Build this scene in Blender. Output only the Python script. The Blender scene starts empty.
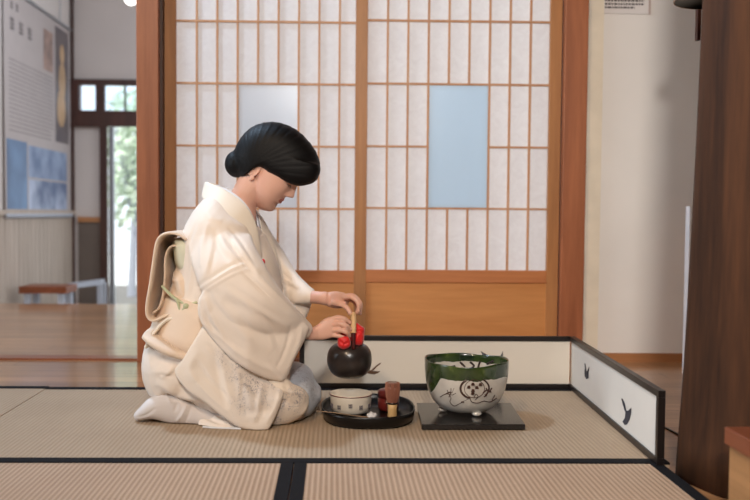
import bpy, bmesh, math, random
import numpy as np
from mathutils import Vector, Matrix
random.seed(4); np.random.seed(4)
S = bpy.context.scene
COL = S.collection
PI = math.pi

# ---------------------------------------------------------------- camera
F, CX, CY, EYE = 867.0, 352.0, 250.0, 0.617
yaw, pit, rol = math.radians(1.2), math.radians(2.44), math.radians(0.43)
fw = Vector((math.sin(yaw)*math.cos(pit), math.cos(yaw)*math.cos(pit), -math.sin(pit)))
r0 = fw.cross(Vector((0, 0, 1))).normalized()
u0 = r0.cross(fw)
rv = (r0*math.cos(rol) + u0*math.sin(rol)).normalized()
uv = (u0*math.cos(rol) - r0*math.sin(rol)).normalized()
cam_d = bpy.data.cameras.new('camera'); cam = bpy.data.objects.new('camera', cam_d); COL.objects.link(cam)
cam.matrix_world = Matrix(((rv.x, uv.x, -fw.x, 0), (rv.y, uv.y, -fw.y, 0), (rv.z, uv.z, -fw.z, EYE), (0, 0, 0, 1)))
cam_d.sensor_width = 36; cam_d.lens = F/750*36; cam_d.shift_x = (375-CX)/750
cam_d.clip_start = 0.05
cam_d.dof.use_dof = True; cam_d.dof.focus_distance = 2.5; cam_d.dof.aperture_fstop = 2.5
S.camera = cam

# ---------------------------------------------------------------- light
S.view_settings.view_transform = 'Standard'; S.view_settings.look = 'None'
S.view_settings.gamma = 1; S.view_settings.use_curve_mapping = False
S.view_settings.exposure = 0.0
W = bpy.data.worlds.new('world'); S.world = W; W.use_nodes = True
W.node_tree.nodes['Background'].inputs[0].default_value = (0.86, 0.93, 1.0, 1)
W.node_tree.nodes['Background'].inputs[1].default_value = 1.62

def area(name, loc, target, size, power, color, spread=180):
    l = bpy.data.lights.new(name, 'AREA'); l.shape = 'DISK'; l.size = size; l.energy = power; l.color = color
    l.spread = math.radians(spread)
    o = bpy.data.objects.new(name, l); COL.objects.link(o); o.location = loc
    o.rotation_euler = (Vector(target)-Vector(loc)).to_track_quat('-Z', 'Y').to_euler()
    return o
area('high_window_light', (-1.25, 3.15, 2.55), (0.1, 2.55, 0.2), 0.2, 24, (0.56, 0.76, 1.0), 130)
area('room_lamp_light', (-0.75, 0.3, 2.4), (0.2, 2.7, 0.3), 0.3, 15, (1.0, 0.74, 0.50), 120)
area('front_lamp_light', (0.0, -0.8, 2.0), (1.25, 3.6, 0.75), 0.28, 21, (1.0, 0.94, 0.88), 85)
area('side_fill_light', (-4.1, 1.5, 1.3), (0, 2.2, 0.6), 1.5, 34, (0.80, 0.90, 1.0), 150)  # cool fill lamp added at the unseen opening on the left
sun_d = bpy.data.lights.new('garden_fill_sun', 'SUN'); sun_d.energy = 3.0; sun_d.angle = .02; sun_d.color = (1, .97, .92)  # sun lamp added to brighten the gravel and shrubs outside
sun = bpy.data.objects.new('garden_fill_sun', sun_d); COL.objects.link(sun); sun.rotation_euler = Vector((.1, .6, -.8)).to_track_quat('-Z', 'Y').to_euler()
area('far_room_light', (-1.6, 5.2, 2.5), (-1.8, 6.8, 0.8), 0.5, 13, (0.82, 0.9, 1.0))

# ---------------------------------------------------------------- helpers
def ray(px, py):
    return (fw + rv*((px-CX)/F) + uv*((CY-py)/F))
def at(px, py, Y):
    d = ray(px, py); t = Y/d.y
    return Vector((d.x*t, Y, EYE+d.z*t))
def gnd(px, py, z=0.0):
    d = ray(px, py); t = (z-EYE)/d.z
    return Vector((d.x*t, d.y*t, z))
def proj(V):
    """(n,3) array of points -> pixel arrays"""
    P = np.asarray(V)-np.array([0, 0, EYE])
    z = P@np.array(fw); return CX+F*(P@np.array(rv))/z, CY-F*(P@np.array(uv))/z

def setp(o, label=None, cat=None, group=None, kind=None):
    if label: o['label'] = label
    if cat: o['category'] = cat
    if group: o['group'] = group
    if kind: o['kind'] = kind
    return o
def empty(name, loc, label, cat, group=None, kind=None):
    o = bpy.data.objects.new(name, None); COL.objects.link(o); o.location = loc; o.empty_display_size = .1
    return setp(o, label, cat, group, kind)
def obj(name, bm, mat, parent=None, smooth=False, bevel=0, sub=0):
    """bm holds WORLD coordinates; child gets the parent's inverse offset"""
    if isinstance(bm, bmesh.types.BMesh):
        bmesh.ops.recalc_face_normals(bm, faces=bm.faces)
        me = bpy.data.meshes.new(name); bm.to_mesh(me); bm.free()
    else:
        me = bm
    o = bpy.data.objects.new(name, me); COL.objects.link(o)
    for m in (mat if isinstance(mat, (list, tuple)) else [mat]):
        if m and m.name not in [x.name for x in me.materials if x]: me.materials.append(m)
    if parent:
        o.parent = parent
        base = Vector((0, 0, 0)); p = parent
        while p: base += p.location; p = p.parent
        me.transform(Matrix.Translation(-base))
    if smooth:
        for p in me.polygons: p.use_smooth = True
    if bevel:
        m = o.modifiers.new('bevel', 'BEVEL'); m.width = bevel; m.segments = 2; m.limit_method = 'ANGLE'
    if sub:
        m = o.modifiers.new('sub', 'SUBSURF'); m.levels = sub; m.render_levels = sub
    return o
def new(): return bmesh.new()
def box(bm, x0, x1, y0, y1, z0, z1):
    v = [bm.verts.new((x, y, z)) for x in (x0, x1) for y in (y0, y1) for z in (z0, z1)]
    for f in ((0, 1, 3, 2), (4, 6, 7, 5), (0, 4, 5, 1), (2, 3, 7, 6), (0, 2, 6, 4), (1, 5, 7, 3)):
        bm.faces.new([v[i] for i in f])
    return bm
def rings(bm, R, close=False, cap=True):
    L = [[bm.verts.new(p) for p in r] for r in R]; n = len(L[0]); m = len(L)
    for i in range(m if close else m-1):
        a, b = L[i], L[(i+1) % m]
        for j in range(n):
            try: bm.faces.new((a[j], a[(j+1) % n], b[(j+1) % n], b[j]))
            except ValueError: pass
    if cap and not close:
        bm.faces.new(L[0][::-1]); bm.faces.new(L[-1])
    return bm
def tube(bm, P, r, n=10, close=False):
    P = [Vector(p) for p in P]; m = len(P)
    rr = r if isinstance(r, (list, tuple)) else [r]*m
    R = []; up = Vector((0, 0.3, 1)).normalized()
    for i in range(m):
        t = (P[(i+1) % m]-P[i-1]) if close else (P[min(i+1, m-1)]-P[max(i-1, 0)])
        t.normalize()
        s = t.cross(up)
        if s.length < .05: s = t.cross(Vector((1, 0, 0)))
        s.normalize(); q = s.cross(t); up = q
        R.append([P[i]+(s*math.cos(2*PI*k/n)+q*math.sin(2*PI*k/n))*rr[i] for k in range(n)])
    return rings(bm, R, close)
def catmull(P, k=6):
    P = [np.array(p, float) for p in P]; out = []
    for i in range(len(P)-1):
        a = P[i-1] if i else 2*P[0]-P[1]; b, c = P[i], P[i+1]; d = P[i+2] if i+2 < len(P) else 2*P[-1]-P[-2]
        for j in range(k):
            t = j/k
            out.append(.5*((2*b)+(c-a)*t+(2*a-5*b+4*c-d)*t*t+(3*b-a-3*c+d)*t**3))
    out.append(P[-1]); return out
def lathe(bm, prof, c, n=48, sq=1.0):
    """prof: (radius, z) from outer bottom up, over the rim and down inside"""
    R = []
    for r, z in prof:
        R.append([(c[0]+r*math.cos(2*PI*k/n)*sq, c[1]+r*math.sin(2*PI*k/n), c[2]+z) for k in range(n)])
    return rings(bm, R)
def ellipsoid(bm, c, rx, ry, rz, n=20, m=12, rot=None):
    R = []
    for i in range(1, m):
        a = PI*i/m
        ring = []
        for k in range(n):
            v = Vector((rx*math.sin(a)*math.cos(2*PI*k/n), ry*math.sin(a)*math.sin(2*PI*k/n), -rz*math.cos(a)))
            if rot: v = rot@v
            ring.append(Vector(c)+v)
        R.append(ring)
    return rings(bm, R)
def limb(bm, secs, n=28, k=5, exp=2.2, cap=True, zmin=None):
    """secs: (px, py, Y, half width in px in the image plane, half depth in m)"""
    pts = catmull([(s[0], s[1], s[2], s[3], s[4]) for s in secs], k)
    W3 = [at(p[0], p[1], p[2]) for p in pts]; m = len(pts); R = []
    def ring(c, a, b, w):
        out = []
        for q in range(n):
            ca, sa = math.cos(2*PI*q/n), math.sin(2*PI*q/n)
            x = math.copysign(abs(ca)**(2/exp), ca)*a; y = math.copysign(abs(sa)**(2/exp), sa)*b
            out.append(c+w*x+Vector((0, 1, 0))*y)
        return out
    for i in range(m):
        t = W3[min(i+1, m-1)]-W3[max(i-1, 0)]; t.y = 0; t.normalize()
        w = Vector((t.z, 0, -t.x)); sc = pts[i][2]/F
        a = max(pts[i][3]*sc, .0015); b = max(pts[i][4], .0015)
        if i == 0: R.append(ring(W3[0]-t*a*.45, a*.6, b*.6, w))
        R.append(ring(W3[i], a, b, w))
        if i == m-1: R.append(ring(W3[i]+t*a*.45, a*.6, b*.6, w))
    rings(bm, R, cap=cap)
    if zmin is not None:
        for v in bm.verts: v.co.z = max(v.co.z, zmin)
    return bm
def pillow(bm, outline, Y, t, p=2.0, n=90, lev=12, c=None, dense=True, pf=None, off=None):
    """closed outline in px on plane Y, domed both ways by t (m)"""
    O = [np.array(q, float) for q in outline]
    if dense:
        P = catmull([O[-1]]+O+[O[0]], 6)[6:]
    else: P = O+[O[0]]
    L = [0]
    for i in range(1, len(P)): L.append(L[-1]+np.linalg.norm(P[i][:2]-P[i-1][:2]))
    Q = []
    for i in range(n):
        s = L[-1]*i/n; j = max(k for k in range(len(L)) if L[k] <= s+1e-9); j = min(j, len(P)-2)
        f = (s-L[j])/max(L[j+1]-L[j], 1e-9); Q.append(P[j]+(P[j+1]-P[j])*f)
    if c is None: c = sum(Q)/n
    c = np.array(c, float)
    yf = (lambda u, v: Y) if not callable(Y) else Y
    R = []
    ss = [math.sin(PI/2*i/lev) for i in range(lev+1)]
    for side in (-1, 1):
        row = []
        for i, s in enumerate(ss):
            ring = []
            for q in Q:
                g = c+(q-c)*max(s, .02)
                pp = p if pf is None else pf(q)
                d = t*max(0, 1-s**pp)**(1/pp)
                u, v = g[0], g[1]; yy = yf(u, v)+side*d
                ring.append(at(u, v, yy) if off is None else at(u, v, yf(u, v))+Vector((0, side*d, 0)))
            row.append(ring)
        R.append(row)
    seq = R[0]+R[1][::-1][1:]
    return rings(bm, seq)
def strip(bm, A, B, k=6):
    """ruled surface between two 3-D polylines"""
    A = catmull(A, k); B = catmull(B, k)
    a = [bm.verts.new(p) for p in A]; m = [bm.verts.new((p+q)/2) for p, q in zip(A, B)]; b = [bm.verts.new(q) for q in B]
    for i in range(len(a)-1):
        bm.faces.new((a[i], a[i+1], m[i+1], m[i])); bm.faces.new((m[i], m[i+1], b[i+1], b[i]))
    return bm
def fuse(bm, voxel, smooth=6, fac=.5, zmin=None):
    """union everything into one continuous skin; returns a mesh"""
    bmesh.ops.recalc_face_normals(bm, faces=bm.faces)
    me = bpy.data.meshes.new('tmp'); bm.to_mesh(me); bm.free()
    o = bpy.data.objects.new('tmp', me); COL.objects.link(o)
    r = o.modifiers.new('r', 'REMESH'); r.mode = 'VOXEL'; r.voxel_size = voxel
    s = o.modifiers.new('s', 'SMOOTH'); s.factor = fac; s.iterations = smooth
    bpy.context.view_layer.update()
    dg = bpy.context.evaluated_depsgraph_get()
    out = bpy.data.meshes.new_from_object(o.evaluated_get(dg))
    bpy.data.objects.remove(o); bpy.data.meshes.remove(me)
    if zmin is not None:
        for v in out.vertices: v.co.z = max(v.co.z, zmin)
    return out
def smoothmesh(me, it, fac=.5):
    o = bpy.data.objects.new('tmp', me); COL.objects.link(o)
    s = o.modifiers.new('s', 'SMOOTH'); s.factor = fac; s.iterations = it
    bpy.context.view_layer.update()
    out = bpy.data.meshes.new_from_object(o.evaluated_get(bpy.context.evaluated_depsgraph_get()))
    bpy.data.objects.remove(o); return out
def crease(me, strokes, zmin=None):
    """strokes: (polyline px, width px, height m, 'r'|'s' ridge or step). Near side only; real relief."""
    n = len(me.vertices); co = np.empty(n*3); me.vertices.foreach_get('co', co); co = co.reshape(-1, 3)
    no = np.empty(n*3); me.vertices.foreach_get('normal', no); no = no.reshape(-1, 3)
    u, v = proj(co); d3 = np.zeros(n); fc = np.clip(-no[:, 1]*2.0, 0, 1)
    for pl, w, h, kind in strokes:
        pl = [np.array(q[:2]) for q in catmull([(a, b, 0) for a, b in pl], 5)] if len(pl) > 2 else [np.array(q, float) for q in pl]
        best = np.full(n, 1e9); sd = np.zeros(n); tt = np.zeros(n); tot = len(pl)-1
        for i in range(tot):
            a, b = pl[i], pl[i+1]; ab = b-a; L = ab@ab+1e-9
            t = np.clip(((u-a[0])*ab[0]+(v-a[1])*ab[1])/L, 0, 1)
            dx = u-(a[0]+t*ab[0]); dy = v-(a[1]+t*ab[1]); dd = np.hypot(dx, dy)
            k = dd < best; best[k] = dd[k]; sd[k] = np.sign(ab[0]*dy-ab[1]*dx)[k]; tt[k] = ((i+t)/tot)[k]
        taper = np.sin(np.pi*np.clip(tt, 0, 1))**.6
        if kind == 'r': d3 += h*np.exp(-(best/w)**2)*(.25+.75*taper if False else taper)
        else:
            x = sd*best/w; d3 += h*x*np.exp(-x*x*.6)*1.2*taper
    co += no*(d3*fc)[:, None]
    if zmin is not None: co[:, 2] = np.maximum(co[:, 2], zmin)
    me.vertices.foreach_set('co', co.reshape(-1)); me.update()
    return me

def relax(me, c, r, it):
    """smooth one region of a mesh (pixel ellipse c, r) so that joined volumes flow into each other"""
    n = len(me.vertices); co = np.empty(n*3); me.vertices.foreach_get('co', co); co = co.reshape(-1, 3)
    e = np.empty(len(me.edges)*2, int); me.edges.foreach_get('vertices', e); e = e.reshape(-1, 2)
    u, v = proj(co); w = np.clip(1.6-1.6*np.hypot((u-c[0])/r[0], (v-c[1])/r[1]), 0, 1)[:, None]*.9
    deg = np.bincount(e.ravel(), minlength=n)[:, None]
    for _ in range(it):
        s = np.zeros((n, 3))
        for k in range(3):
            s[:, k] = np.bincount(e[:, 0], co[e[:, 1], k], n)+np.bincount(e[:, 1], co[e[:, 0], k], n)
        co += (s/np.maximum(deg, 1)-co)*w
    me.vertices.foreach_set('co', co.reshape(-1)); me.update()

# ---------------------------------------------------------------- materials
def srgb(r, g, b):
    f = lambda c: (c/255/12.92) if c/255 <= .04045 else ((c/255+.055)/1.055)**2.4
    return (f(r), f(g), f(b), 1)
class NT:
    def __init__(s, name):
        s.m = bpy.data.materials.new(name); s.m.use_nodes = True; s.t = s.m.node_tree; s.b = s.t.nodes['Principled BSDF']
        s.tc = None
    def n(s, typ, **kw):
        x = s.t.nodes.new(typ)
        for k, v in kw.items():
            if k.startswith('i_'): x.inputs[k[2:].replace('_', ' ')].default_value = v
            else: setattr(x, k, v)
        return x
    def l(s, a, b): s.t.links.new(a, b)
    def coord(s, scale=(1, 1, 1), rot=(0, 0, 0)):
        tc = s.n('ShaderNodeTexCoord'); g = s.n('ShaderNodeNewGeometry')
        mp = s.n('ShaderNodeMapping'); mp.inputs['Scale'].default_value = scale; mp.inputs['Rotation'].default_value = rot
        s.l(g.outputs['Position'], mp.inputs[0]); return mp.outputs[0]
    def ramp(s, fac, stops):
        r = s.n('ShaderNodeValToRGB'); e = r.color_ramp.elements
        while len(e) < len(stops): e.new(.5)
        for i, (p, c) in enumerate(stops): e[i].position = p; e[i].color = c
        s.l(fac, r.inputs[0]); return r.outputs[0]
    def noise(s, vec, scale, detail=4, rough=.5, dist=0):
        x = s.n('ShaderNodeTexNoise'); x.inputs['Scale'].default_value = scale; x.inputs['Detail'].default_value = detail
        x.inputs['Roughness'].default_value = rough; x.inputs['Distortion'].default_value = dist
        if vec is not None: s.l(vec, x.inputs['Vector'])
        return x.outputs['Fac']
    def bump(s, h, strength=.3, dist=.002):
        b = s.n('ShaderNodeBump'); b.inputs['Strength'].default_value = strength; b.inputs['Distance'].default_value = dist
        s.l(h, b.inputs['Height']); s.l(b.outputs[0], s.b.inputs['Normal']); return b
    def math(s, op, a, b=0.0):
        x = s.n('ShaderNodeMath', operation=op)
        for i, v in enumerate((a, b)):
            if isinstance(v, (int, float)): x.inputs[i].default_value = v
            else: s.l(v, x.inputs[i])
        return x.outputs[0]
    def mix(s, fac, a, b, typ='MIX'):
        x = s.n('ShaderNodeMixRGB', blend_type=typ)
        for i, v in enumerate((fac, a, b)):
            if isinstance(v, (int, float, tuple)): x.inputs[i].default_value = v
            else: s.l(v, x.inputs[i])
        return x.outputs[0]
def plain(name, c, rough=.5, metal=0, spec=.5, coat=0, var=0.08, scale=8, bump=0, bscale=60, sheen=0):
    t = NT(name); b = t.b
    v = t.coord(); f = t.noise(v, scale, 5)
    lo = tuple(x*(1-var) for x in c[:3])+(1,); hi = tuple(min(1, x*(1+var)) for x in c[:3])+(1,)
    t.l(t.ramp(f, [(.3, lo), (.7, hi)]), b.inputs['Base Color'])
    b.inputs['Roughness'].default_value = rough; b.inputs['Metallic'].default_value = metal
    b.inputs['Specular IOR Level'].default_value = spec; b.inputs['Coat Weight'].default_value = coat
    if sheen: b.inputs['Sheen Weight'].default_value = sheen
    if bump: t.bump(t.noise(v, bscale, 3), bump, .002)
    return t.m
def wood(name, c1, c2, axis='Z', rough=.5, scale=1, coat=0, planks=None, spec=.5, bands=9, gbump=.25):
    t = NT(name); st = {'X': (.7, 9, 9), 'Y': (9, .7, 9), 'Z': (9, 9, .7)}[axis]
    v = t.coord(tuple(x*scale for x in st))
    n1 = t.noise(v, 1.6, 6, .6, .8)
    v2 = t.coord(tuple(x*scale*bands for x in st)); n2 = t.noise(v2, 1.0, 3, .7)
    m = t.math('ADD', t.math('MULTIPLY', n1, .75), t.math('MULTIPLY', n2, .3))
    col = t.ramp(m, [(.34, c1), (.7, c2)])
    h = n2
    if planks:
        bk = t.n('ShaderNodeTexBrick'); bk.inputs['Scale'].default_value = 1
        bk.inputs['Brick Width'].default_value = planks[0]; bk.inputs['Row Height'].default_value = planks[1]
        bk.inputs['Mortar Size'].default_value = planks[2]; bk.inputs['Mortar Smooth'].default_value = .1
        bk.inputs['Color1'].default_value = (.82, .82, .82, 1); bk.inputs['Color2'].default_value = (1.1, 1.1, 1.1, 1)
        bk.inputs['Mortar'].default_value = (.3, .25, .22, 1)
        t.l(t.coord(rot=(0, 0, 0)), bk.inputs['Vector'])
        col = t.mix(1.0, col, bk.outputs['Color'], 'MULTIPLY')
    t.l(col, t.b.inputs['Base Color']); t.b.inputs['Roughness'].default_value = rough
    t.b.inputs['Coat Weight'].default_value = coat; t.b.inputs['Coat Roughness'].default_value = .12; t.b.inputs['Coat IOR'].default_value = 1.65
    t.b.inputs['Specular IOR Level'].default_value = spec
    t.bump(h, gbump, .001)
    return t.m

M = {}
M['post'] = wood('reddish_cedar', srgb(134, 76, 46), srgb(172, 104, 66), 'Z', .45)
M['shoji_wood'] = wood('shoji_cedar', srgb(148, 96, 52), srgb(182, 124, 72), 'Z', .5)
M['shoji_wood_h'] = wood('shoji_cedar_rail', srgb(168, 100, 54), srgb(196, 124, 72), 'X', .5)
M['panel_wood'] = wood('shoji_panel_board', srgb(186, 122, 66), srgb(210, 146, 86), 'X', .45, bands=5)
M['lattice'] = wood('lattice_cedar', srgb(176, 122, 82), srgb(204, 152, 108), 'Z', .6)
M['floor'] = wood('floor_boards', srgb(140, 96, 62), srgb(196, 144, 98), 'X', .28, planks=(2.6, .11, .0016), coat=.65, bands=4, gbump=.08)
M['sill'] = wood('threshold_wood', srgb(120, 66, 42), srgb(150, 88, 58), 'X', .35, coat=.2)
M['pillar'] = wood('old_dark_timber', srgb(42, 25, 14), srgb(84, 52, 30), 'Z', .7, scale=.8, spec=.2)
M['dark_wood'] = wood('dark_stained_wood', srgb(52, 28, 22), srgb(78, 44, 34), 'Z', .5)
M['base_wood'] = wood('baseboard_wood', srgb(160, 108, 68), srgb(186, 132, 88), 'X', .45)
M['box_top'] = wood('red_brown_board', srgb(110, 58, 36), srgb(142, 80, 50), 'Y', .4)
M['box_side'] = wood('tan_board', srgb(150, 108, 66), srgb(176, 130, 84), 'Y', .5)
M['wainscot'] = wood('wainscot_boards', srgb(164, 148, 134), srgb(190, 174, 160), 'Z', .6)
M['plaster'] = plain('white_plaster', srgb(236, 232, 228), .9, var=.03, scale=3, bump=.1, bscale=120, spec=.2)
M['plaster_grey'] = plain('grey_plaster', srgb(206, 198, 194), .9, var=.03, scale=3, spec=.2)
M['ceiling'] = wood('ceiling_boards', srgb(92, 66, 46), srgb(120, 88, 62), 'Y', .7)
M['earth'] = plain('entry_concrete', srgb(120, 116, 110), .8)
M['black'] = plain('black_lacquer', srgb(14, 12, 12), .3, var=.1, spec=.35)
M['black_frame'] = plain('black_frame_lacquer', srgb(26, 20, 19), .35, var=.1)
M['slate'] = plain('dark_lacquered_board', srgb(30, 27, 26), .16, var=.15, scale=14)
M['heri'] = plain('black_tatami_border', srgb(18, 18, 22), .85, var=.2, scale=40, bump=.3, bscale=400, spec=.2)
M['paper_panel'] = plain('screen_paper', srgb(222, 216, 206), .85, var=.03, scale=5, spec=.2)
M['crane_ink'] = plain('crane_grey_ink', srgb(54, 54, 64), .7)
M['crane_brown'] = plain('crane_brown_ink', srgb(96, 68, 50), .7)
M['skin'] = plain('skin', srgb(224, 177, 157), .5, var=.03, scale=12, bump=.05)
t = M['skin'].node_tree.nodes['Principled BSDF']; t.inputs['Subsurface Weight'].default_value = .12
t.inputs['Subsurface Radius'].default_value = (.012, .005, .003); t.inputs['Subsurface Scale'].default_value = .6
M['lips'] = plain('lips', srgb(196, 118, 108), .4, var=.03)
M['nail'] = plain('nail', srgb(222, 170, 150), .25, var=.02)
M['lash'] = plain('lash', srgb(20, 15, 14), .6)
M['red'] = plain('red_silk_cloth', srgb(214, 22, 24), .55, var=.1, bump=.3, bscale=150, sheen=.3)
M['lacq_red'] = plain('red_lacquer', srgb(104, 34, 30), .3, var=.12, scale=20, coat=.3)
M['bamboo'] = wood('bamboo', srgb(190, 150, 96), srgb(216, 178, 124), 'Z', .5)
M['bamboo_dark'] = wood('aged_bamboo', srgb(136, 84, 66), srgb(170, 114, 92), 'Z', .5)
M['white_cloth'] = plain('white_linen', srgb(228, 228, 230), .8, var=.02)
M['sock'] = plain('white_cotton', srgb(214, 206, 202), .85, var=.03, bump=.2, bscale=700)
M['green'] = plain('pale_green_silk', srgb(188, 192, 156), .6, var=.06)
M['green_pale'] = plain('pale_green_scarf', srgb(206, 206, 184), .6, var=.05)
M['aqua'] = plain('pale_blue_silk', srgb(196, 204, 214), .6, var=.06, scale=30)
M['iron'] = plain('dark_glazed_clay', srgb(46, 40, 38), .28, var=.35, scale=25, bump=.25, bscale=40)
M['rattan'] = plain('pale_rattan', srgb(222, 186, 140), .6, var=.1, bump=.5, bscale=200)
M['paper_white'] = plain('notice_paper', srgb(226, 220, 218), .8, var=.02)
M['ink'] = plain('ink', srgb(70, 64, 66), .8)
M['handle_red'] = plain('dark_red_lacquer', srgb(74, 26, 26), .3)
M['scoop'] = plain('aged_scoop', srgb(150, 122, 96), .5)
M['mark'] = plain('grey_blue_glaze', srgb(112, 104, 108), .5)
M['ink2'] = plain('faint_ink', srgb(134, 126, 126), .8)
M['bench_white'] = plain('pale_grey_wood', srgb(168, 172, 182), .6, var=.04)
M['metal'] = plain('brushed_metal', srgb(170, 174, 180), .35, metal=.8)

def mat_hair():
    t = NT('black_hair'); v = t.coord((1, 1, 1)); n = t.noise(t.coord((30, 120, 60)), 3, 3)
    t.b.inputs['Base Color'].default_value = srgb(9, 8, 9); t.b.inputs['Roughness'].default_value = .6
    t.b.inputs['Specular IOR Level'].default_value = .22; t.bump(n, .35, .001); return t.m
M['hair'] = mat_hair()

def mat_kimono(name, base, pattern=None):
    t = NT(name); v = t.coord()
    f = t.noise(v, 7, 4); c = t.ramp(f, [(.3, tuple(x*.95 for x in base[:3])+(1,)), (.7, base)])
    if pattern:          # woven grey flower sprays round given world points
        g = t.n('ShaderNodeNewGeometry'); tot = None
        for (px, py, Y, r) in pattern:
            p = at(px, py, Y)
            d = t.n('ShaderNodeVectorMath', operation='DISTANCE'); d.inputs[1].default_value = p
            t.l(g.outputs['Position'], d.inputs[0])
            mr = t.n('ShaderNodeMapRange'); mr.inputs[1].default_value = r*.35; mr.inputs[2].default_value = r
            mr.inputs[3].default_value = 1; mr.inputs[4].default_value = 0; t.l(d.outputs['Value'], mr.inputs[0])
            tot = mr.outputs[0] if tot is None else t.math('MAXIMUM', tot, mr.outputs[0])
        nn = t.noise(v, 170, 4, .7, 1.0); n3 = t.noise(v, 38, 3, .6, .5)
        k = t.n('ShaderNodeMapRange'); k.inputs[1].default_value = .50; k.inputs[2].default_value = .56; t.l(nn, k.inputs[0])
        k2 = t.n('ShaderNodeMapRange'); k2.inputs[1].default_value = .42; k2.inputs[2].default_value = .62; t.l(n3, k2.inputs[0])
        c = t.mix(t.math('MULTIPLY', t.math('MULTIPLY', tot, .95), t.math('ADD', .22, t.math('MULTIPLY', .78, t.math('MULTIPLY', k.outputs[0], k2.outputs[0])))), c, srgb(136, 132, 140))
    t.l(c, t.b.inputs['Base Color']); t.b.inputs['Roughness'].default_value = .62
    t.b.inputs['Sheen Weight'].default_value = .15; t.b.inputs['Specular IOR Level'].default_value = .3
    t.bump(t.noise(v, 350, 2), .12, .001)
    return t.m
M['kimono'] = mat_kimono('cream_silk', srgb(236, 223, 210), None)
M['sleeve'] = mat_kimono('cream_silk_sleeve', srgb(238, 226, 213), [(240, 372, 2.44, .05), (254, 386, 2.45, .07), (248, 402, 2.44, .06), (226, 356, 2.44, .045), (264, 396, 2.44, .045), (270, 384, 2.47, .05)])
M['sleeve_far'] = mat_kimono('cream_silk_far', srgb(237, 224, 210), [(270, 248, 2.78, .035), (268, 240, 2.78, .03)])
M['obi'] = mat_kimono('peach_silk', srgb(234, 213, 192))
M['collar'] = mat_kimono('ivory_silk', srgb(241, 230, 214))

def mat_paper():
    t = NT('shoji_paper'); v = t.coord()
    n = t.noise(v, 26, 6, .65, 1.2)
    c = t.ramp(n, [(.3, srgb(236, 229, 227)), (.7, srgb(246, 241, 239))])
    for x in list(t.t.nodes):
        if x.type == 'BSDF_PRINCIPLED': t.t.nodes.remove(x)
    d = t.n('ShaderNodeBsdfDiffuse'); tr = t.n('ShaderNodeBsdfTranslucent'); m = t.n('ShaderNodeMixShader'); m.inputs[0].default_value = .62
    t.l(c, d.inputs[0]); t.l(c, tr.inputs[0]); t.l(d.outputs[0], m.inputs[1]); t.l(tr.outputs[0], m.inputs[2])
    t.l(m.outputs[0], t.t.nodes['Material Output'].inputs[0]); return t.m
M['paper'] = mat_paper()
def mat_frost(name, c, mixf):
    t = NT(name)
    for x in list(t.t.nodes):
        if x.type == 'BSDF_PRINCIPLED': t.t.nodes.remove(x)
    tr = t.n('ShaderNodeBsdfTranslucent'); tr.inputs[0].default_value = c
    d = t.n('ShaderNodeBsdfDiffuse'); d.inputs[0].default_value = c
    g = t.n('ShaderNodeBsdfGlossy'); g.inputs['Roughness'].default_value = .25; g.inputs[0].default_value = (.8, .85, .9, 1)
    m0 = t.n('ShaderNodeMixShader'); m0.inputs[0].default_value = mixf; t.l(d.outputs[0], m0.inputs[1]); t.l(tr.outputs[0], m0.inputs[2])
    m = t.n('ShaderNodeMixShader'); m.inputs[0].default_value = .06
    t.l(m0.outputs[0], m.inputs[1]); t.l(g.outputs[0], m.inputs[2]); t.l(m.outputs[0], t.t.nodes['Material Output'].inputs[0]); return t.m
M['frost_blue'] = mat_frost('frosted_blue_glass', srgb(226, 238, 247), .85)
M['frost_grey'] = mat_frost('frosted_grey_glass', srgb(232, 234, 238), .8)

def mat_tatami(name, c1, c2, k):
    t = NT(name)
    w = t.n('ShaderNodeTexWave', wave_type='BANDS', bands_direction='X'); w.inputs['Scale'].default_value = 25
    w.inputs['Distortion'].default_value = .25; w.inputs['Detail'].default_value = 2; t.l(t.coord(), w.inputs['Vector'])
    w2 = t.noise(t.coord((1, 1, 1)), 3.0, 4)
    w3 = t.noise(t.coord((30, 500, 30)), 1, 3)
    wy = t.n('ShaderNodeTexWave', wave_type='BANDS', bands_direction='Y'); wy.inputs['Scale'].default_value = 25
    wy.inputs['Distortion'].default_value = .3; t.l(t.coord(), wy.inputs['Vector'])
    m = t.math('ADD', t.math('MULTIPLY', w.outputs['Fac'], k), t.math('ADD', t.math('MULTIPLY', w2, .35), t.math('ADD', t.math('MULTIPLY', w3, .3), t.math('MULTIPLY', wy.outputs['Fac'], k*.35))))
    t.l(t.ramp(m, [(.25, c1), (.3+k+.35, c2)]), t.b.inputs['Base Color'])
    t.b.inputs['Roughness'].default_value = .55; t.b.inputs['Specular IOR Level'].default_value = .35
    t.bump(t.math('ADD', w.outputs['Fac'], t.math('MULTIPLY', w3, .4)), .5, .0018)
    return t.m
M['tatami'] = mat_tatami('rush_matting', srgb(164, 142, 118), srgb(194, 171, 145), .09)
M['tatami_near'] = mat_tatami('coarse_rush_matting', srgb(154, 125, 101), srgb(200, 172, 146), .5)

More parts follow.
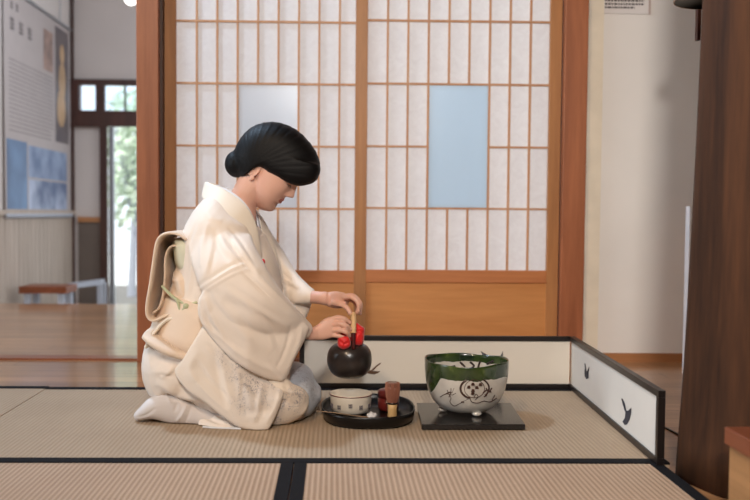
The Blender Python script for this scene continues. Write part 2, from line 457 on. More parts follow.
# ================================================================ setting
YW = 3.68                                   # shoji wall plane
XS0 = -2.42
YB = 7.75                                   # far room's back wall
def struct(name, bm, m, label, cat, **kw):
    o = obj(name, bm, m, **kw); setp(o, label, cat, kind='structure'); return o
struct('floor', box(new(), -4.2, 3.6, -1.6, 5.9, -.13, -.012), M['floor'], 'glossy brown floorboards round and behind the tatami', 'floor')
struct('floor_entry', box(new(), -4.2, 3.6, 5.9, 12, -.45, -.4), M['earth'], 'lower grey concrete entry floor beyond the boards', 'floor')
XW = at(581, 200, YW).x
bm = new(); box(bm, XW, 3.6, YW+.0, YW+.1, -.012, 2.6)
struct('wall_right', bm, M['plaster'], 'pale plaster wall right of the shoji opening', 'wall')
struct('baseboard_right', box(new(), XW, 3.6, YW-.012, YW, -.012, .025), M['base_wood'], 'orange wooden baseboard below the pale plaster wall', 'baseboard')
bm = new(); box(bm, XW, at(600, 200, YW).x, YW-.006, YW+.002, .027, 2.6)
struct('trim_1', bm, plain('ivory_edge', srgb(236, 226, 208), .8), 'narrow ivory strip between the reddish post and the plaster wall', 'trim')
struct('ceiling', box(new(), -4.2, 3.6, .6, YW+.25, 2.6, 2.66), M['ceiling'], 'dark boarded ceiling above the room', 'ceiling')
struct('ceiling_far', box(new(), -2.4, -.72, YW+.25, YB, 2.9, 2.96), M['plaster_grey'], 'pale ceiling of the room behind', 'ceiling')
bm = new(); box(bm, -4.2, 3.6, -1.7, -1.6, -.012, 2.66)
struct('wall_front', bm, M['dark_wood'], 'dark timber wall behind the viewer', 'wall')
struct('wall_side', box(new(), 3.6, 3.7, -1.7, YW+.1, -.012, 2.66), M['dark_wood'], 'dark timber wall beyond the pillar', 'wall')
bm = new(); box(bm, -4.3, -4.2, -1.7, 4.6, -.012, .5); box(bm, -4.3, -4.2, -1.7, 4.6, 2.1, 2.66); box(bm, -4.3, -4.2, -1.7, -.4, .5, 2.1); box(bm, -4.3, -4.2, 3.4, 4.6, .5, 2.1); box(bm, -4.3, XS0, 4.5, 4.6, -.012, 2.66)
struct('wall_left_side', bm, M['dark_wood'], 'dark timber wall with a wide window opening, out of view on the left', 'wall')
struct('ceiling_front', box(new(), -4.2, 3.6, -1.6, .6, 2.6, 2.66), M['ceiling'], 'dark boarded ceiling over the front half of the room', 'ceiling')
struct('ceiling_side', box(new(), -4.2, -2.4, YW+.25, 4.6, 2.6, 2.66), M['ceiling'], 'dark boarded ceiling at the passage', 'ceiling')
# threshold
struct('trim_2', box(new(), -4.2, XW, YW-.025, YW+.06, -.012, -.004), M['sill'], 'dark reddish threshold running under the sliding doors', 'threshold')
# lintel above the doors (above the frame)
struct('trim_3', box(new(), -4.2, XW, YW-.05, YW+.09, 1.86, 2.6), M['post'], 'wooden lintel above the sliding doors', 'lintel')
# posts
xl0, xl1 = at(139.7, 200, YW).x, at(161.5, 200, YW).x
xr0, xr1 = at(558.5, 200, YW).x, at(581.5, 200, YW).x
struct('trim_4', box(new(), xl0, xl1, YW-.06, YW+.06, -.012, 1.9), M['post'], 'reddish square post left of the sliding doors', 'post', bevel=.003)
struct('trim_5', box(new(), xr0, xr1, YW-.06, YW+.06, -.012, 1.9), M['post'], 'reddish square post right of the sliding doors', 'post', bevel=.003)

# shoji doors
def shoji(name, xs, ys, glass, y, top, label, gm, papx, zrail, zbot, st0, st1):
    """xs: px of muntin bars, ys: px of horizontal bars, at depth y"""
    X = lambda p: at(p, 200, y).x
    Z = lambda p: at((papx[0]+papx[1])/2, p, y).z
    root = empty(name, (X(papx[0]), y, -.004), label, 'sliding door', kind='structure')
    th = .014
    for a, b in ((st0, papx[0]), (papx[1], st1)):
        obj('stile', box(new(), X(a), X(b), y-th, y+th, -.004, top), M['shoji_wood'], root, bevel=.0015)
    zr, zb = Z(zrail), Z(zbot)
    obj('rail', box(new(), X(papx[0]), X(papx[1]), y-th+.001, y+th-.001, zb, zr), M['shoji_wood_h'], root, bevel=.0015)
    obj('rail', box(new(), X(papx[0]), X(papx[1]), y-th+.001, y+th-.001, -.004, .05), M['shoji_wood_h'], root, bevel=.0015)
    obj('rail', box(new(), X(papx[0]), X(papx[1]), y-th+.001, y+th-.001, top-.04, top), M['shoji_wood_h'], root, bevel=.0015)
    obj('bottom_panel', box(new(), X(papx[0]), X(papx[1]), y-.004, y+.004, .05, zb), M['panel_wood'], root)
    bm = new(); hw = .0042; gx0, gx1, gy0, gy1 = glass
    zt = top-.04
    for x in xs:
        inside = gx0+2 < x < gx1-2
        segs = [(zr, zt)] if not inside else [(zr, Z(gy1)), (Z(gy0), zt)]
        for a, b in segs: box(bm, X(x)-hw, X(x)+hw, y-.009, y+.003, a, b)
    ylist = list(ys)+[ys[0]-62*(i+1) for i in range(2)]
    for yy in ylist:
        z = Z(yy)
        if z > zt: continue
        if gy0+3 < yy < gy1-3:
            box(bm, X(papx[0]), X(gx0), y-.0085, y+.003, z-hw, z+hw); box(bm, X(gx1), X(papx[1]), y-.0085, y+.003, z-hw, z+hw)
        else: box(bm, X(papx[0]), X(papx[1]), y-.0085, y+.003, z-hw, z+hw)
    obj('lattice', bm, M['lattice'], root)
    bm = new(); y2 = y+.004
    def q(x0, x1, z0, z1):
        v = [bm.verts.new(p) for p in ((x0, y2, z0), (x1, y2, z0), (x1, y2, z1), (x0, y2, z1))]; bm.faces.new(v)
    q(X(papx[0]), X(gx0), zr, zt); q(X(gx1), X(papx[1]), zr, zt); q(X(gx0), X(gx1), zr, Z(gy1)); q(X(gx0), X(gx1), Z(gy0), zt)
    obj('paper', bm, M['paper'], root)
    bm = new(); box(bm, X(gx0), X(gx1), y-.001, y+.003, Z(gy1), Z(gy0))
    obj('window_pane', bm, gm, root).data
    return root
shoji('door_1', [197, 217.2, 237.5, 257.7, 278, 298.2, 318.4, 338.6], [22, 84, 146.3, 208.5], (237.5, 298.2, 84, 208.5), YW+.022, 1.86,
      'paper sliding door with greyish central pane, behind the kneeling woman', M['frost_grey'], (176.5, 359), 270, 282, 163.5, 366)
shoji('door_2', [386.3, 406.6, 426.9, 447.2, 467.4, 487.6, 507.8, 528], [21.5, 84.5, 147, 208.6], (426.9, 487.6, 84.5, 208.6), YW-.018, 1.86,
      'paper sliding door with pale blue central pane, above the low screen', M['frost_blue'], (366.5, 547), 270, 282.5, 354.5, 558.5)
bm = new(); box(bm, xr0-.004, xr0+.0, YW-.03, YW+.05, -.004, 1.86); box(bm, xl1, xl1+.012, YW-.03, YW+.05, -.004, 1.86)  # dark wood fills the gaps beside the posts to draw their shade
struct('trim_6', bm, M['dark_wood'], 'dark strips drawing the shaded gaps beside the reddish posts', 'trim')

# ---- far room
XS = -2.32
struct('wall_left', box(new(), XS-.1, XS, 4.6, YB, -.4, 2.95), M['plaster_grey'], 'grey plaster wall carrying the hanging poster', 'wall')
bm = new()
yy = 4.6
while yy < YB-.02:
    box(bm, XS, XS+.012, yy+.003, yy+.087, -.4, .59); yy += .09
struct('trim_7', bm, M['wainscot'], 'vertical board wainscot below the hanging poster', 'wainscot')
struct('trim_8', box(new(), XS, XS+.03, 4.6, YB, .585, .62), M['wainscot'], 'rail on top of the board wainscot', 'rail')
Xb = lambda p: at(p, 150, YB).x
Zb = lambda p: at(105, p, YB).z
xd0, xd1 = Xb(109), Xb(170)
bm = new()
box(bm, XS, Xb(101), YB, YB+.1, -.4, Zb(112)); box(bm, XS, -.6, YB, YB+.1, Zb(80), 2.95); box(bm, XS, Xb(79), YB-.001, YB+.1, Zb(112), Zb(80))
box(bm, xd1, -.0, YB, YB+.1, -.4, Zb(80))
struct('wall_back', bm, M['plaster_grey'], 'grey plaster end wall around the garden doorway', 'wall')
bm = new()
box(bm, XS, -.0, YB-.05, YB, Zb(86), Zb(80)); box(bm, XS, -.0, YB-.05, YB, Zb(127), Zb(111)); box(bm, Xb(97), Xb(106), YB-.045, YB, Zb(111), Zb(86))
box(bm, Xb(101), Xb(108), YB-.05, YB, -.4, Zb(127)); box(bm, XS-.01, Xb(81), YB-.05, YB, Zb(111), Zb(86))
box(bm, Xb(125), Xb(126.5), YB-.03, YB, Zb(111), Zb(86))
struct('trim_9', bm, M['dark_wood'], 'dark timber frame of the garden doorway and its transom', 'door frame')
bm = new(); box(bm, Xb(78), Xb(101), YB-.03, YB, Zb(222), Zb(217))
struct('trim_10', bm, M['base_wood'], 'brown wooden rail beside the garden doorway', 'rail')
struct('trim_11', box(new(), Xb(78), Xb(101), YB-.012, YB, -.4, Zb(222)), plain('dark_wainscot', srgb(104, 92, 84), .7), 'dark grey wainscot beside the garden doorway', 'wainscot')
bm = new(); box(bm, Xb(81), -.0, YB+.03, YB+.035, Zb(111), Zb(86))
tg = NT('window_glass'); tg.b.inputs['Transmission Weight'].default_value = 1; tg.b.inputs['Roughness'].default_value = .0; tg.b.inputs['IOR'].default_value = 1.05
tg.b.inputs['Base Color'].default_value = (.8, .9, 1, 1)
struct('window_1', bm, tg.m, 'narrow transom window above the garden doorway', 'window')
bm = new(); box(bm, Xb(108), Xb(113), YB+.02, YB+.06, -.4, Zb(127))
struct('door_3', bm, M['metal'], 'grey sliding door edge standing open at the garden doorway', 'door')
bm = new(); box(bm, Xb(73.6), Xb(75.3), YB-.06, YB-.02, -.4, 2.95)
struct('trim_12', bm, M['dark_wood'], 'slim dark corner post between poster wall and end wall', 'post')

# garden outside
struct('ground', box(new(), -9, 6, YB+.1, 22, -.5, -.42), plain('pale_gravel', srgb(236, 236, 232), .9, var=.1, scale=30), 'pale gravel outside the garden doorway', 'ground')
def shrub(x, y, h, r, label, col, seed):
    rnd = random.Random(seed); root = empty('garden_shrub', (x, y, -.42), label, 'shrub', 'shrubs in the garden outside')
    bm = new(); tube(bm, [(x, y, -.42), (x+.05, y, h*.35), (x-.04, y+.03, h*.8)], [.05, .04, .02], 8)
    for i in range(4):
        a = rnd.random()*6.28; tube(bm, [(x, y, h*.3), (x+.5*r*math.cos(a), y+.5*r*math.sin(a), h*.75)], [.025, .01], 6)
    obj('trunk', bm, M['bench_white'], root)
    bm = new()
    for i in range(700):
        a = rnd.random()*6.28; b = math.acos(1-2*rnd.random()); q = r*rnd.random()**.4
        c = Vector((x+q*math.sin(b)*math.cos(a), y+q*math.sin(b)*math.sin(a), h*.62+q*1.3*math.cos(b)*h*.35/r))
        n = Vector((rnd.gauss(0, 1), rnd.gauss(0, 1), rnd.gauss(0, 1))).normalized(); s = n.orthogonal().normalized(); t = n.cross(s)
        L = .05+.04*rnd.random(); bm.faces.new([bm.verts.new(c+s*L), bm.verts.new(c+t*L*.45), bm.verts.new(c-s*L), bm.verts.new(c-t*L*.45)])
    obj('foliage', bm, plain('leaf_'+str(seed), col, .5, var=.3), root)
shrub(-2.42, 10.4, 2.1, .34, 'pale green leafy shrub seen through the garden doorway', srgb(214, 230, 206), 3)
shrub(-2.75, 13.2, 1.35, .38, 'lower bluish green shrub farther out in the garden', srgb(200, 220, 214), 5)

# hanging lamp top left: small white ball
c = at(131, -3, 4.6)
root = empty('pendant_lamp', c, 'round white paper lamp by the top of the left reddish post', 'lamp')
me_ = new(); ellipsoid(me_, c, .04, .04, .045)
tl = NT('lamp_glow'); tl.b.inputs['Emission Color'].default_value = (1, .97, .92, 1); tl.b.inputs['Emission Strength'].default_value = 2.0
obj('lamp_shade', me_, tl.m, root, smooth=True)
obj('cord', tube(new(), [c+Vector((0, 0, .045)), Vector((c.x, c.y, 2.9))], .004, 6), M['black'], root)

# poster on the left wall (hangs on two cords)
yp0, yp1 = 5.98, 7.3
def wy(px):   # depth on the side wall from pixel
    d = ray(px, 213); return (XS+.02)/d.x*d.y
yp0, yp1 = wy(5.5), wy(70.5)
zp1 = at(70.5, 29.5, yp1).z; zp0 = at(40, 215.5, wy(40)).z
px_ = XS+.02
root = empty('hanging_poster', (px_, yp0, zp0), 'long pale poster with text and photographs on the grey wall', 'poster')
obj('sheet', box(new(), px_-.003, px_, yp0, yp1, zp0, zp1), plain('poster_paper', srgb(176, 166, 164), .7, var=.03), root)
bm = new(); tube(bm, [(px_+.003, yp0-.02, zp1), (px_+.003, yp1+.02, zp1)], .014, 8); obj('top_rod', bm, M['metal'], root)
bm = new(); tube(bm, [(px_+.003, yp0-.02, zp0), (px_+.003, yp1+.02, zp0)], .018, 8); obj('bottom_rod', bm, M['bench_white'], root)
for y_ in (yp1-.25, yp0+.25): obj('hanging_cord', tube(new(), [(px_, y_, zp1), (px_, y_, 2.9)], .004, 6), M['metal'], root)
def flat(name, parent, x, y0, y1, z0, z1, m): return obj(name, box(new(), x, x+.0015, y0, y1, z0, z1), m, parent)
PY = lambda f: yp0+(yp1-yp0)*f
PZ = lambda f: zp1+(zp0-zp1)*f
def photo_mat(name, a, b, sc):
    t = NT(name); v = t.coord((1, sc, sc)); n = t.noise(v, 2.2, 3)
    t.l(t.ramp(n, [(.38, a), (.62, b)]), t.b.inputs['Base Color']); t.b.inputs['Roughness'].default_value = .5; return t.m
flat('photograph', root, px_, PY(.55), PY(.7), PZ(.28), PZ(.08), photo_mat('photo_brown', srgb(130, 110, 104), srgb(170, 140, 128), 4))
flat('photograph', root, px_, PY(.74), PY(.97), PZ(.62), PZ(.03), photo_mat('photo_portrait', srgb(92, 84, 90), srgb(120, 110, 108), 1))
bm = new()
for fy, fz, ry, rz in ((.86, .16, .06, .085), (.86, .3, .09, .16), (.84, .44, .11, .16)): ellipsoid(bm, (px_+.0016, PY(fy), PZ(fz)), .0008, ry, rz)
obj('portrait_figure', bm, plain('photo_figure', srgb(190, 158, 124), .6, var=.15, scale=9), root)
flat('photograph', root, px_, PY(.02), PY(.29), PZ(.97), PZ(.66), photo_mat('photo_blue_a', srgb(82, 104, 136), srgb(110, 140, 176), 1))
flat('photograph', root, px_, PY(.31), PY(.93), PZ(.82), PZ(.67), photo_mat('photo_blue_b', srgb(92, 112, 146), srgb(160, 174, 200), 1.2))
flat('photograph', root, px_, PY(.31), PY(.93), PZ(.97), PZ(.83), photo_mat('photo_blue_c', srgb(88, 104, 136), srgb(180, 190, 212), 1.4))
rnd = random.Random(2)
def glyph(y, z, s, x):
    bm = new()
    for i in range(3): zz = z+s*(.15+.3*i); box(bm, x, x+.001, y+s*.1, y+s*.9, zz, zz+s*.09)
    for i in range(2): y_ = y+s*(.25+.4*i); box(bm, x, x+.001, y_, y_+s*.09, z, z+s)
    obj('title_character', bm, M['ink'], root)
for i in range(2): glyph(PY(.08+.07*i), PZ(.085), .06, px_)
for i in range(3): glyph(PY(.07+.12*i), PZ(.18), .1, px_)
for i in range(17):
    bm = new()
    z = PZ(.31+.0195*i); y = PY(.06)
    end = PY(.7 if i < 14 else .66)
    while y < end:
        w = .02+.03*rnd.random(); box(bm, px_, px_+.001, y, min(end, y+w), z, z+.009); y += w+.012
    obj('text_line', bm, M['ink2'], root)

# bench in the far room
def bench(name, px0, px1, pyt, Y, d, label, mt, ml, th):
    a, b = at(px0, pyt, Y), at(px1, pyt, Y); z = a.z
    root = empty(name, (a.x, Y, -.4), label, 'bench')
    obj('seat', box(new(), a.x, b.x, Y-d/2, Y+d/2, z-th, z), mt, root, bevel=.004)
    for x in (a.x+.03, b.x-.07):
        for y in (Y-d/2+.02, Y+d/2-.06): obj('leg', box(new(), x, x+.04, y, y+.04, -.4, z-th), ml, root)
bench('wooden_bench', 25, 72, 285, 6.3, .26, 'low dark wooden bench before the board wainscot', M['box_top'], M['bench_white'], .05)
a, b = at(68, 284, 6.7), at(104, 279.5, 7.1)
root = empty('folding_stool', (a.x, 6.35, -.4), 'pale grey low stool beside the dark wooden bench', 'stool')
bm = new()
P = [Vector((a.x, 6.6, a.z)), Vector((b.x, 7.0, b.z)), Vector((b.x-.02, 7.2, b.z)), Vector((a.x-.02, 6.8, a.z))]
rings(bm, [[p for p in P], [p-Vector((0, 0, .035)) for p in P]]); obj('seat', bm, M['bench_white'], root)
for p in P:
    q = p.lerp(sum(P, Vector())/4, .06); obj('leg', box(new(), q.x-.018, q.x+.018, q.y-.018, q.y+.018, -.4, q.z-.03), M['bench_white'], root)

# ---- right side: pillar, low box, partition board, notice, shade
def pillar():
    bm = new(); R = []; n = 40
    for i in range(30):
        z = -.012+2.612*i/29; ring = []
        g = max(0, 1-z/.25)
        for k in range(n):
            a = 2*PI*k/n
            r = .186+.006*math.sin(3*a+z*1.3)+.004*math.sin(5*a-z*2.1)+.003*math.sin(9*a+z*.6)+.004*g
            x = 1.022+.022*z/1.2+.004*math.sin(z*3.1)
            ring.append((x+r*math.cos(a), 2.0+r*math.sin(a), z))
        R.append(ring)
    rings(bm, R); return bm
o = obj('wooden_pillar', pillar(), M['pillar'], smooth=True)
setp(o, 'thick dark rough timber pillar standing beside the tatami edge', 'pillar', kind='structure')
zt = gnd(725, 428, 0); bx = at(724.5, 427.5, 1.76)
root = empty('step_box', (bx.x, 1.2, -.012), 'low tan wooden box with red-brown top in front of the pillar', 'box')
obj('top', box(new(), bx.x+.004, bx.x+.5, 1.0, 1.77, bx.z-.036, bx.z), M['box_top'], root, bevel=.003)
obj('body', box(new(), bx.x+.012, bx.x+.49, 1.01, 1.76, -.012, bx.z-.036), M['box_side'], root)
p0 = at(687.5, 207, 3.4)
root = empty('partition_board', (p0.x, 3.4, -.012), 'narrow brown board with white edge between wall and pillar', 'partition')
obj('board', box(new(), p0.x+.012, p0.x+.55, 3.38, 3.41, -.012, p0.z), M['base_wood'], root)
obj('edge_strip', box(new(), p0.x, p0.x+.012, 3.375, 3.415, -.012, p0.z+.003), M['white_cloth'], root)
# notice
n0, n1 = at(601, 13.5, YW-.004), at(648.5, 13.5, YW-.004)
root = empty('paper_notice', (n0.x, YW-.004, n0.z), 'white printed paper notice pinned high on the plaster wall', 'notice')
obj('sheet', box(new(), n0.x, n1.x, YW-.005, YW-.003, n0.z, n0.z+.21), M['paper_white'], root)
bm = new(); rnd = random.Random(8)
for i in range(11):
    bm = new()
    z = n0.z+.022+i*.0145; x = n0.x+.016; e = n1.x-.02 if i else n1.x-.06
    while x < e:
        w = .006+.009*rnd.random(); box(bm, x, min(x+w, e), YW-.0058, YW-.005, z, z+.0075); x += w+.0035
    obj('text_line', bm, M['ink'], root)
obj('shadow_edge', box(new(), n1.x, n1.x+.008, YW-.0045, YW-.003, n0.z-.001, n0.z+.21), plain('notice_shadow_tone', srgb(188, 168, 162), .8), root).name = 'notice_shadow'  # strip coloured as the shadow along the notice's right edge
# lamp shade (top right) hanging between wall and pillar
c = at(717, 0, 2.75)
root = empty('hanging_lamp', (c.x, c.y, c.z), 'brown woven lampshade hanging high behind the dark pillar', 'lamp')
bm = new(); lathe(bm, [(.13, .0), (.125, .03), (.06, .1), (.02, .12), (.018, .115), (.055, .095), (.12, .028), (.126, .0)], c, 32)
obj('lamp_shade', bm, plain('brown_weave', srgb(150, 124, 100), .8), root, smooth=True)
obj('cord', tube(new(), [c+Vector((0, 0, .115)), Vector((c.x, c.y, 2.6))], .004, 6), M['black'], root)
bm = new(); p = at(697.2, 40, 3.0); box(bm, p.x, p.x+.012, 3.0, 3.02, p.z, 2.6)
o = obj('hanging_rod', bm, M['dark_wood']); setp(o, 'thin dark rod hanging down along the pillar top', 'rod')
a, b, c_ = gnd(655, 423, -.01), gnd(663.5, 427, -.01), gnd(677, 434, -.01)
o = obj('floor_cord', tube(new(), [a, b, c_, c_+(c_-b)*.4], .004, 8), M['black']); setp(o, 'thin dark cord lying on the boards between screen and pillar', 'cord')

# ================================================================ tatami
YN, YFAR = gnd(300, 463).y, gnd(120, 387.3).y
xs0 = gnd(45, 389).x; xmid = gnd(294, 463).x; xr = .842; xrn = gnd(662, 463.6).x
def mat(name, x0, x1, y0, y1, borders, label, m, wd=.040):
    root = empty(name, ((x0+x1)/2, (y0+y1)/2, -.012), label, 'tatami mat', 'tatami mats laid across the floor')
    obj('rush_surface', box(new(), x0+.0015, x1-.0015, y0+.0015, y1-.0015, -.012, 0), m, root, bevel=.002)
    for s in borders:
        b = {'n': (x0+.001, x1-.001, y0+.001, y0+wd), 'f': (x0+.001, x1-.001, y1-wd, y1-.001),
             'l': (x0+.001, x0+wd, y0+.001, y1-.001), 'r': (x1-wd, x1-.001, y0+.001, y1-.001)}[s]
        obj('cloth_border', box(new(), *b, -.004, .0016), M['heri'], root, bevel=.001)
mat('tatami_mat', xs0, xr, YN, YFAR, 'nf', 'wide tatami mat the woman kneels on, screen at its edge', M['tatami'])
mat('tatami_mat', xs0-1.82, xs0, YN, YFAR+.012, 'f', 'tatami mat with only its corner in view at far left', M['tatami'])
mat('tatami_mat', xmid-.92, xmid, YN-1.82, YN, 'lr', 'coarse-ribbed near tatami mat on the left of the black seam', M['tatami_near'], .032)
mat('tatami_mat', xmid, xrn, YN-1.82, YN, 'lr', 'coarse-ribbed near tatami mat between black seam and pillar', M['tatami_near'], .032)

# ================================================================ low folding screen
ys_ = 3.035
root = empty('folding_screen', (.35, ys_, .0016), 'low two-panel white screen with black frame and painted cranes', 'screen')
zs0, zs1 = .0016, .187
x0 = at(299.5, 365, ys_).x; x1 = at(569.5, 365, ys_).x; fr = .017
def frame_panel(P0, P1, nm, s0=1, s1=1):
    """a framed panel from P0 to P1 (x, y)"""
    d = Vector((P1[0]-P0[0], P1[1]-P0[1], 0)); L = d.length; d.normalize(); n = Vector((-d.y, d.x, 0))
    def bx(s0, s1, z0, z1, t):
        bm = new(); v = []
        for s in (s0, s1):
            for q in (-t, t):
                for z in (z0, z1): v.append(bm.verts.new(Vector((P0[0], P0[1], z))+d*s+n*q))
        for f in ((0, 1, 3, 2), (4, 6, 7, 5), (0, 4, 5, 1), (2, 3, 7, 6), (0, 2, 6, 4), (1, 5, 7, 3)): bm.faces.new([v[i] for i in f])
        return bm
    pn = obj(nm, bx(fr*s0, L-fr*s1, zs0+fr, zs1-fr, .004), M['paper_panel'], root)
    obj('frame_rail', bx(0, L, zs0, zs0+fr, .009), M['black_frame'], root, bevel=.001)
    obj('frame_rail', bx(0, L, zs1-fr, zs1, .009), M['black_frame'], root, bevel=.001)
    if s0: obj('frame_stile', bx(0, fr, zs0+fr, zs1-fr, .009), M['black_frame'], root, bevel=.001)
    if s1: obj('frame_stile', bx(L-fr, L, zs0+fr, zs1-fr, .009), M['black_frame'], root, bevel=.001)
    return pn
frame_panel((x0, ys_), (x1-.001, ys_), 'panel_paper', 1, 0)
xw = x1+.009; wn = gnd(660.5, 465.5, .0016); ynear = wn.y; xn = wn.x
frame_panel((xw, ys_+.006), (xn, ynear), 'panel_paper', 0, 1)
def shape_flat(parts, place, m, parent, name='painted_crane'):
    bm = new()
    for pl in parts:
        vs = [place(u, v) for u, v in pl]
        v3 = [bm.verts.new(p) for p in vs]
        bm.faces.new(v3)
    bmesh.ops.triangulate(bm, faces=bm.faces[:])
    return obj(name, bm, m, parent)
yb = ys_-.0046
crane = lambda px, py: at(px, py, yb)
shape_flat([[(365, 369), (369, 370), (374, 371), (378, 371.4), (380.6, 371), (378, 373), (374, 374.5), (370, 374), (366, 373)],
            [(371, 370.5), (375, 366.5), (379, 363.4), (381, 362.4), (380.5, 364), (377, 366.7), (373.5, 370.5)]], crane, M['crane_brown'], root)
shape_flat([[(480.5, 351), (484, 353), (490, 356), (498, 358), (501, 355), (503, 350.5), (503, 358), (499, 366), (490, 366), (485, 360)]], crane, M['crane_ink'], root)
shape_flat([[(495, 366), (500, 368), (504, 374), (500, 378), (495, 374)]], crane, M['crane_ink'], root)
def wing2(px, py):
    """the wing panel's inner face hit by the view ray"""
    d = ray(px, py); a = Vector((xw-.0048, ys_+.006, 0)); b = Vector((xn-.0048, ynear, 0)); e = b-a; n = Vector((e.y, -e.x, 0))
    t = n.dot(a)/n.dot(d); return Vector((0, 0, EYE))+d*t
shape_flat([[(584.4, 363.5), (585.4, 363.5), (586.2, 368), (586.8, 372), (585.2, 373)], [(584.4, 369), (586, 372), (588.6, 372.5), (588.6, 378), (586.4, 379.2), (584.6, 376)],
            [(586.5, 373), (588.4, 367.8), (589.3, 366.4), (589, 370), (588, 374)]], wing2, M['crane_ink'], root)
shape_flat([[(621.2, 398.6), (622.6, 398.6), (624.9, 403.5), (626.2, 410), (624.6, 411), (623.4, 405)], [(625, 409), (626.6, 410.6), (629, 411.2), (631.4, 407.6), (631, 413.5), (629.6, 419.5), (627, 424.4), (624.6, 425), (622.4, 421.6), (624.8, 418), (625.4, 413)]], wing2, M['crane_ink'], root)

# ================================================================ bowl on board
bl, br_ = gnd(421.5, 430, 0), gnd(525.5, 430, 0)
Yb0 = bl.y; Yb1 = gnd(415, 403, .012).y
bm = new(); P = [gnd(421.5, 430.5, 0), gnd(525.5, 430, 0), gnd(511, 403, .0), gnd(415.5, 403, .0)]
P = [Vector((p.x, p.y, 0)) for p in P]
xa, xb = P[0].x+.003, P[1].x-.012
yb0, yb1 = P[0].y, P[3].y+.03
q = [gnd(421.6, 430, .0016), gnd(525.3, 430, .0016), gnd(510.8, 402.8, .0176), gnd(416.5, 402.8, .0176)]
o = obj('square_board', rings(new(), [[Vector((p.x, p.y, .0018)) for p in q], [Vector((p.x, p.y, .0176)) for p in q]]), M['slate'], bevel=.002)
setp(o, 'dark glossy square board on the tatami under the large bowl', 'board')
bc = Vector((at(466, 380, 2.61).x, 2.61, .0176))
RB = 42.2*2.61/F
root = empty('water_bowl', bc, 'large white bowl with green glazed rim and brown painting on the dark board', 'bowl')
def bowl_mat():
    t = NT('painted_glaze'); g = t.n('ShaderNodeNewGeometry'); sp = t.n('ShaderNodeSeparateXYZ'); t.l(g.outputs['Position'], sp.inputs[0])
    v = t.coord(); n = t.noise(v, 14, 4); n2 = t.noise(t.coord((1, 1, .25)), 22, 3)
    # green glaze line follows height; it drips lower on the left flank
    dx = t.math('SUBTRACT', sp.outputs[0], bc.x-RB*.93)
    drip = t.n('ShaderNodeMapRange'); drip.inputs[1].default_value = 0; drip.inputs[2].default_value = .030; drip.inputs[3].default_value = .072; drip.inputs[4].default_value = 0; t.l(dx, drip.inputs[0])
    back = t.math('MULTIPLY', t.math('GREATER_THAN', sp.outputs[1], bc.y+.02), .016)
    lim = t.math('SUBTRACT', t.math('ADD', bc.z+.116, t.math('MULTIPLY', t.math('SUBTRACT', n2, .5), .016)), drip.outputs[0])
    k = t.math('GREATER_THAN', sp.outputs[2], t.math('ADD', lim, back))
    green = t.ramp(n, [(.35, srgb(22, 40, 24)), (.6, srgb(58, 74, 34)), (.75, srgb(108, 120, 66))])
    white = t.ramp(n, [(.3, srgb(186, 180, 172)), (.7, srgb(212, 206, 196))])
    t.l(t.mix(k, white, green), t.b.inputs['Base Color']); t.b.inputs['Roughness'].default_value = .22
    t.b.inputs['Coat Weight'].default_value = .5; t.bump(n, .15, .003); return t.m
M['bowl'] = bowl_mat()
prof = [(.20, .006), (.42, .005), (.60, .012), (.78, .032), (.90, .060), (.965, .09), (.995, .122), (1.0, .148), (.985, .154), (.955, .148), (.95, .13), (.92, .1), (.84, .062), (.7, .036), (.45, .020), (.15, .018)]
prof = [(r, z*1.03) for r, z in prof]
PB = catmull([(r, z, 0) for r, z in prof], 3)
def rb_at(z, PBo=[(p[0], p[1]) for p in catmull([(r, z, 0) for r, z in prof[:8]], 6)]):
    zz = [q[1] for q in PBo]; rr = [q[0] for q in PBo]
    return float(np.interp(z, sorted(zz), [r for _, r in sorted(zip(zz, rr))]))
bm = new(); lathe(bm, [(p[0]*RB, p[1]) for p in PB], bc, 72)
for v in bm.verts:
    a = math.atan2(v.co.y-bc.y, v.co.x-bc.x); k = (v.co.z-bc.z)/.158
    v.co.z += k*(.003*math.sin(2*a+2.2)+.0015*math.sin(5*a)); s = 1+.012*math.sin(3*a+1)*k
    v.co.x = bc.x+(v.co.x-bc.x)*s; v.co.y = bc.y+(v.co.y-bc.y)*s
obj('body', bm, M['bowl'], root, smooth=True)
for a in (-72, 60, 188):
    a = math.radians(a); p = bc+Vector((math.cos(a)*RB*.56, math.sin(a)*RB*.56, .0085))
    bm = new(); ellipsoid(bm, p, .015, .015, .0085); obj('foot', bm, M['bowl'], root, smooth=True)
# painting on the near flank: strokes wrapped on the bowl surface
def onbowl(px, py, lift=.0012):
    d = ray(px, py); o3 = Vector((0, 0, EYE)); t = 2.4
    for i in range(400):
        p = o3+d*t; z = p.z-bc.z; r = rb_at(min(max(z, .012), .15))*RB+lift
        if math.hypot(p.x-bc.x, p.y-bc.y) < r and z < .16: break
        t += .001
    return p
bm = new()
def stroke(pts, w):
    P = [onbowl(*q) for q in [tuple(c[:2]) for c in catmull([(a, b, 0) for a, b in pts], 5)]]
    tube(bm, P, w, 6)
def circ(cx, cy, r, a0=0, a1=360, n=14, ry=None): return [(cx+r*math.cos(math.radians(a0+(a1-a0)*i/n)), cy+(ry or r)*math.sin(math.radians(a0+(a1-a0)*i/n))) for i in range(n+1)]
stroke(circ(474.5, 388.8, 10, 0, 360, ry=9), .0011); stroke(circ(472, 388.5, 11.5, 100, 240, ry=9.5), .0034); stroke(circ(477.5, 388, 11.5, -60, 50, ry=9.5), .0026)
for dx, dy in ((0, -5), (-4.2, -1.6), (0, 2.6), (3.9, -1.2), (7.6, -4.6), (-.2, 5.6)): stroke([(471.4+dx, 388.2+dy*.85), (472.9+dx, 388.6+dy*.85), (474.4+dx, 388.2+dy*.85)], .0048)
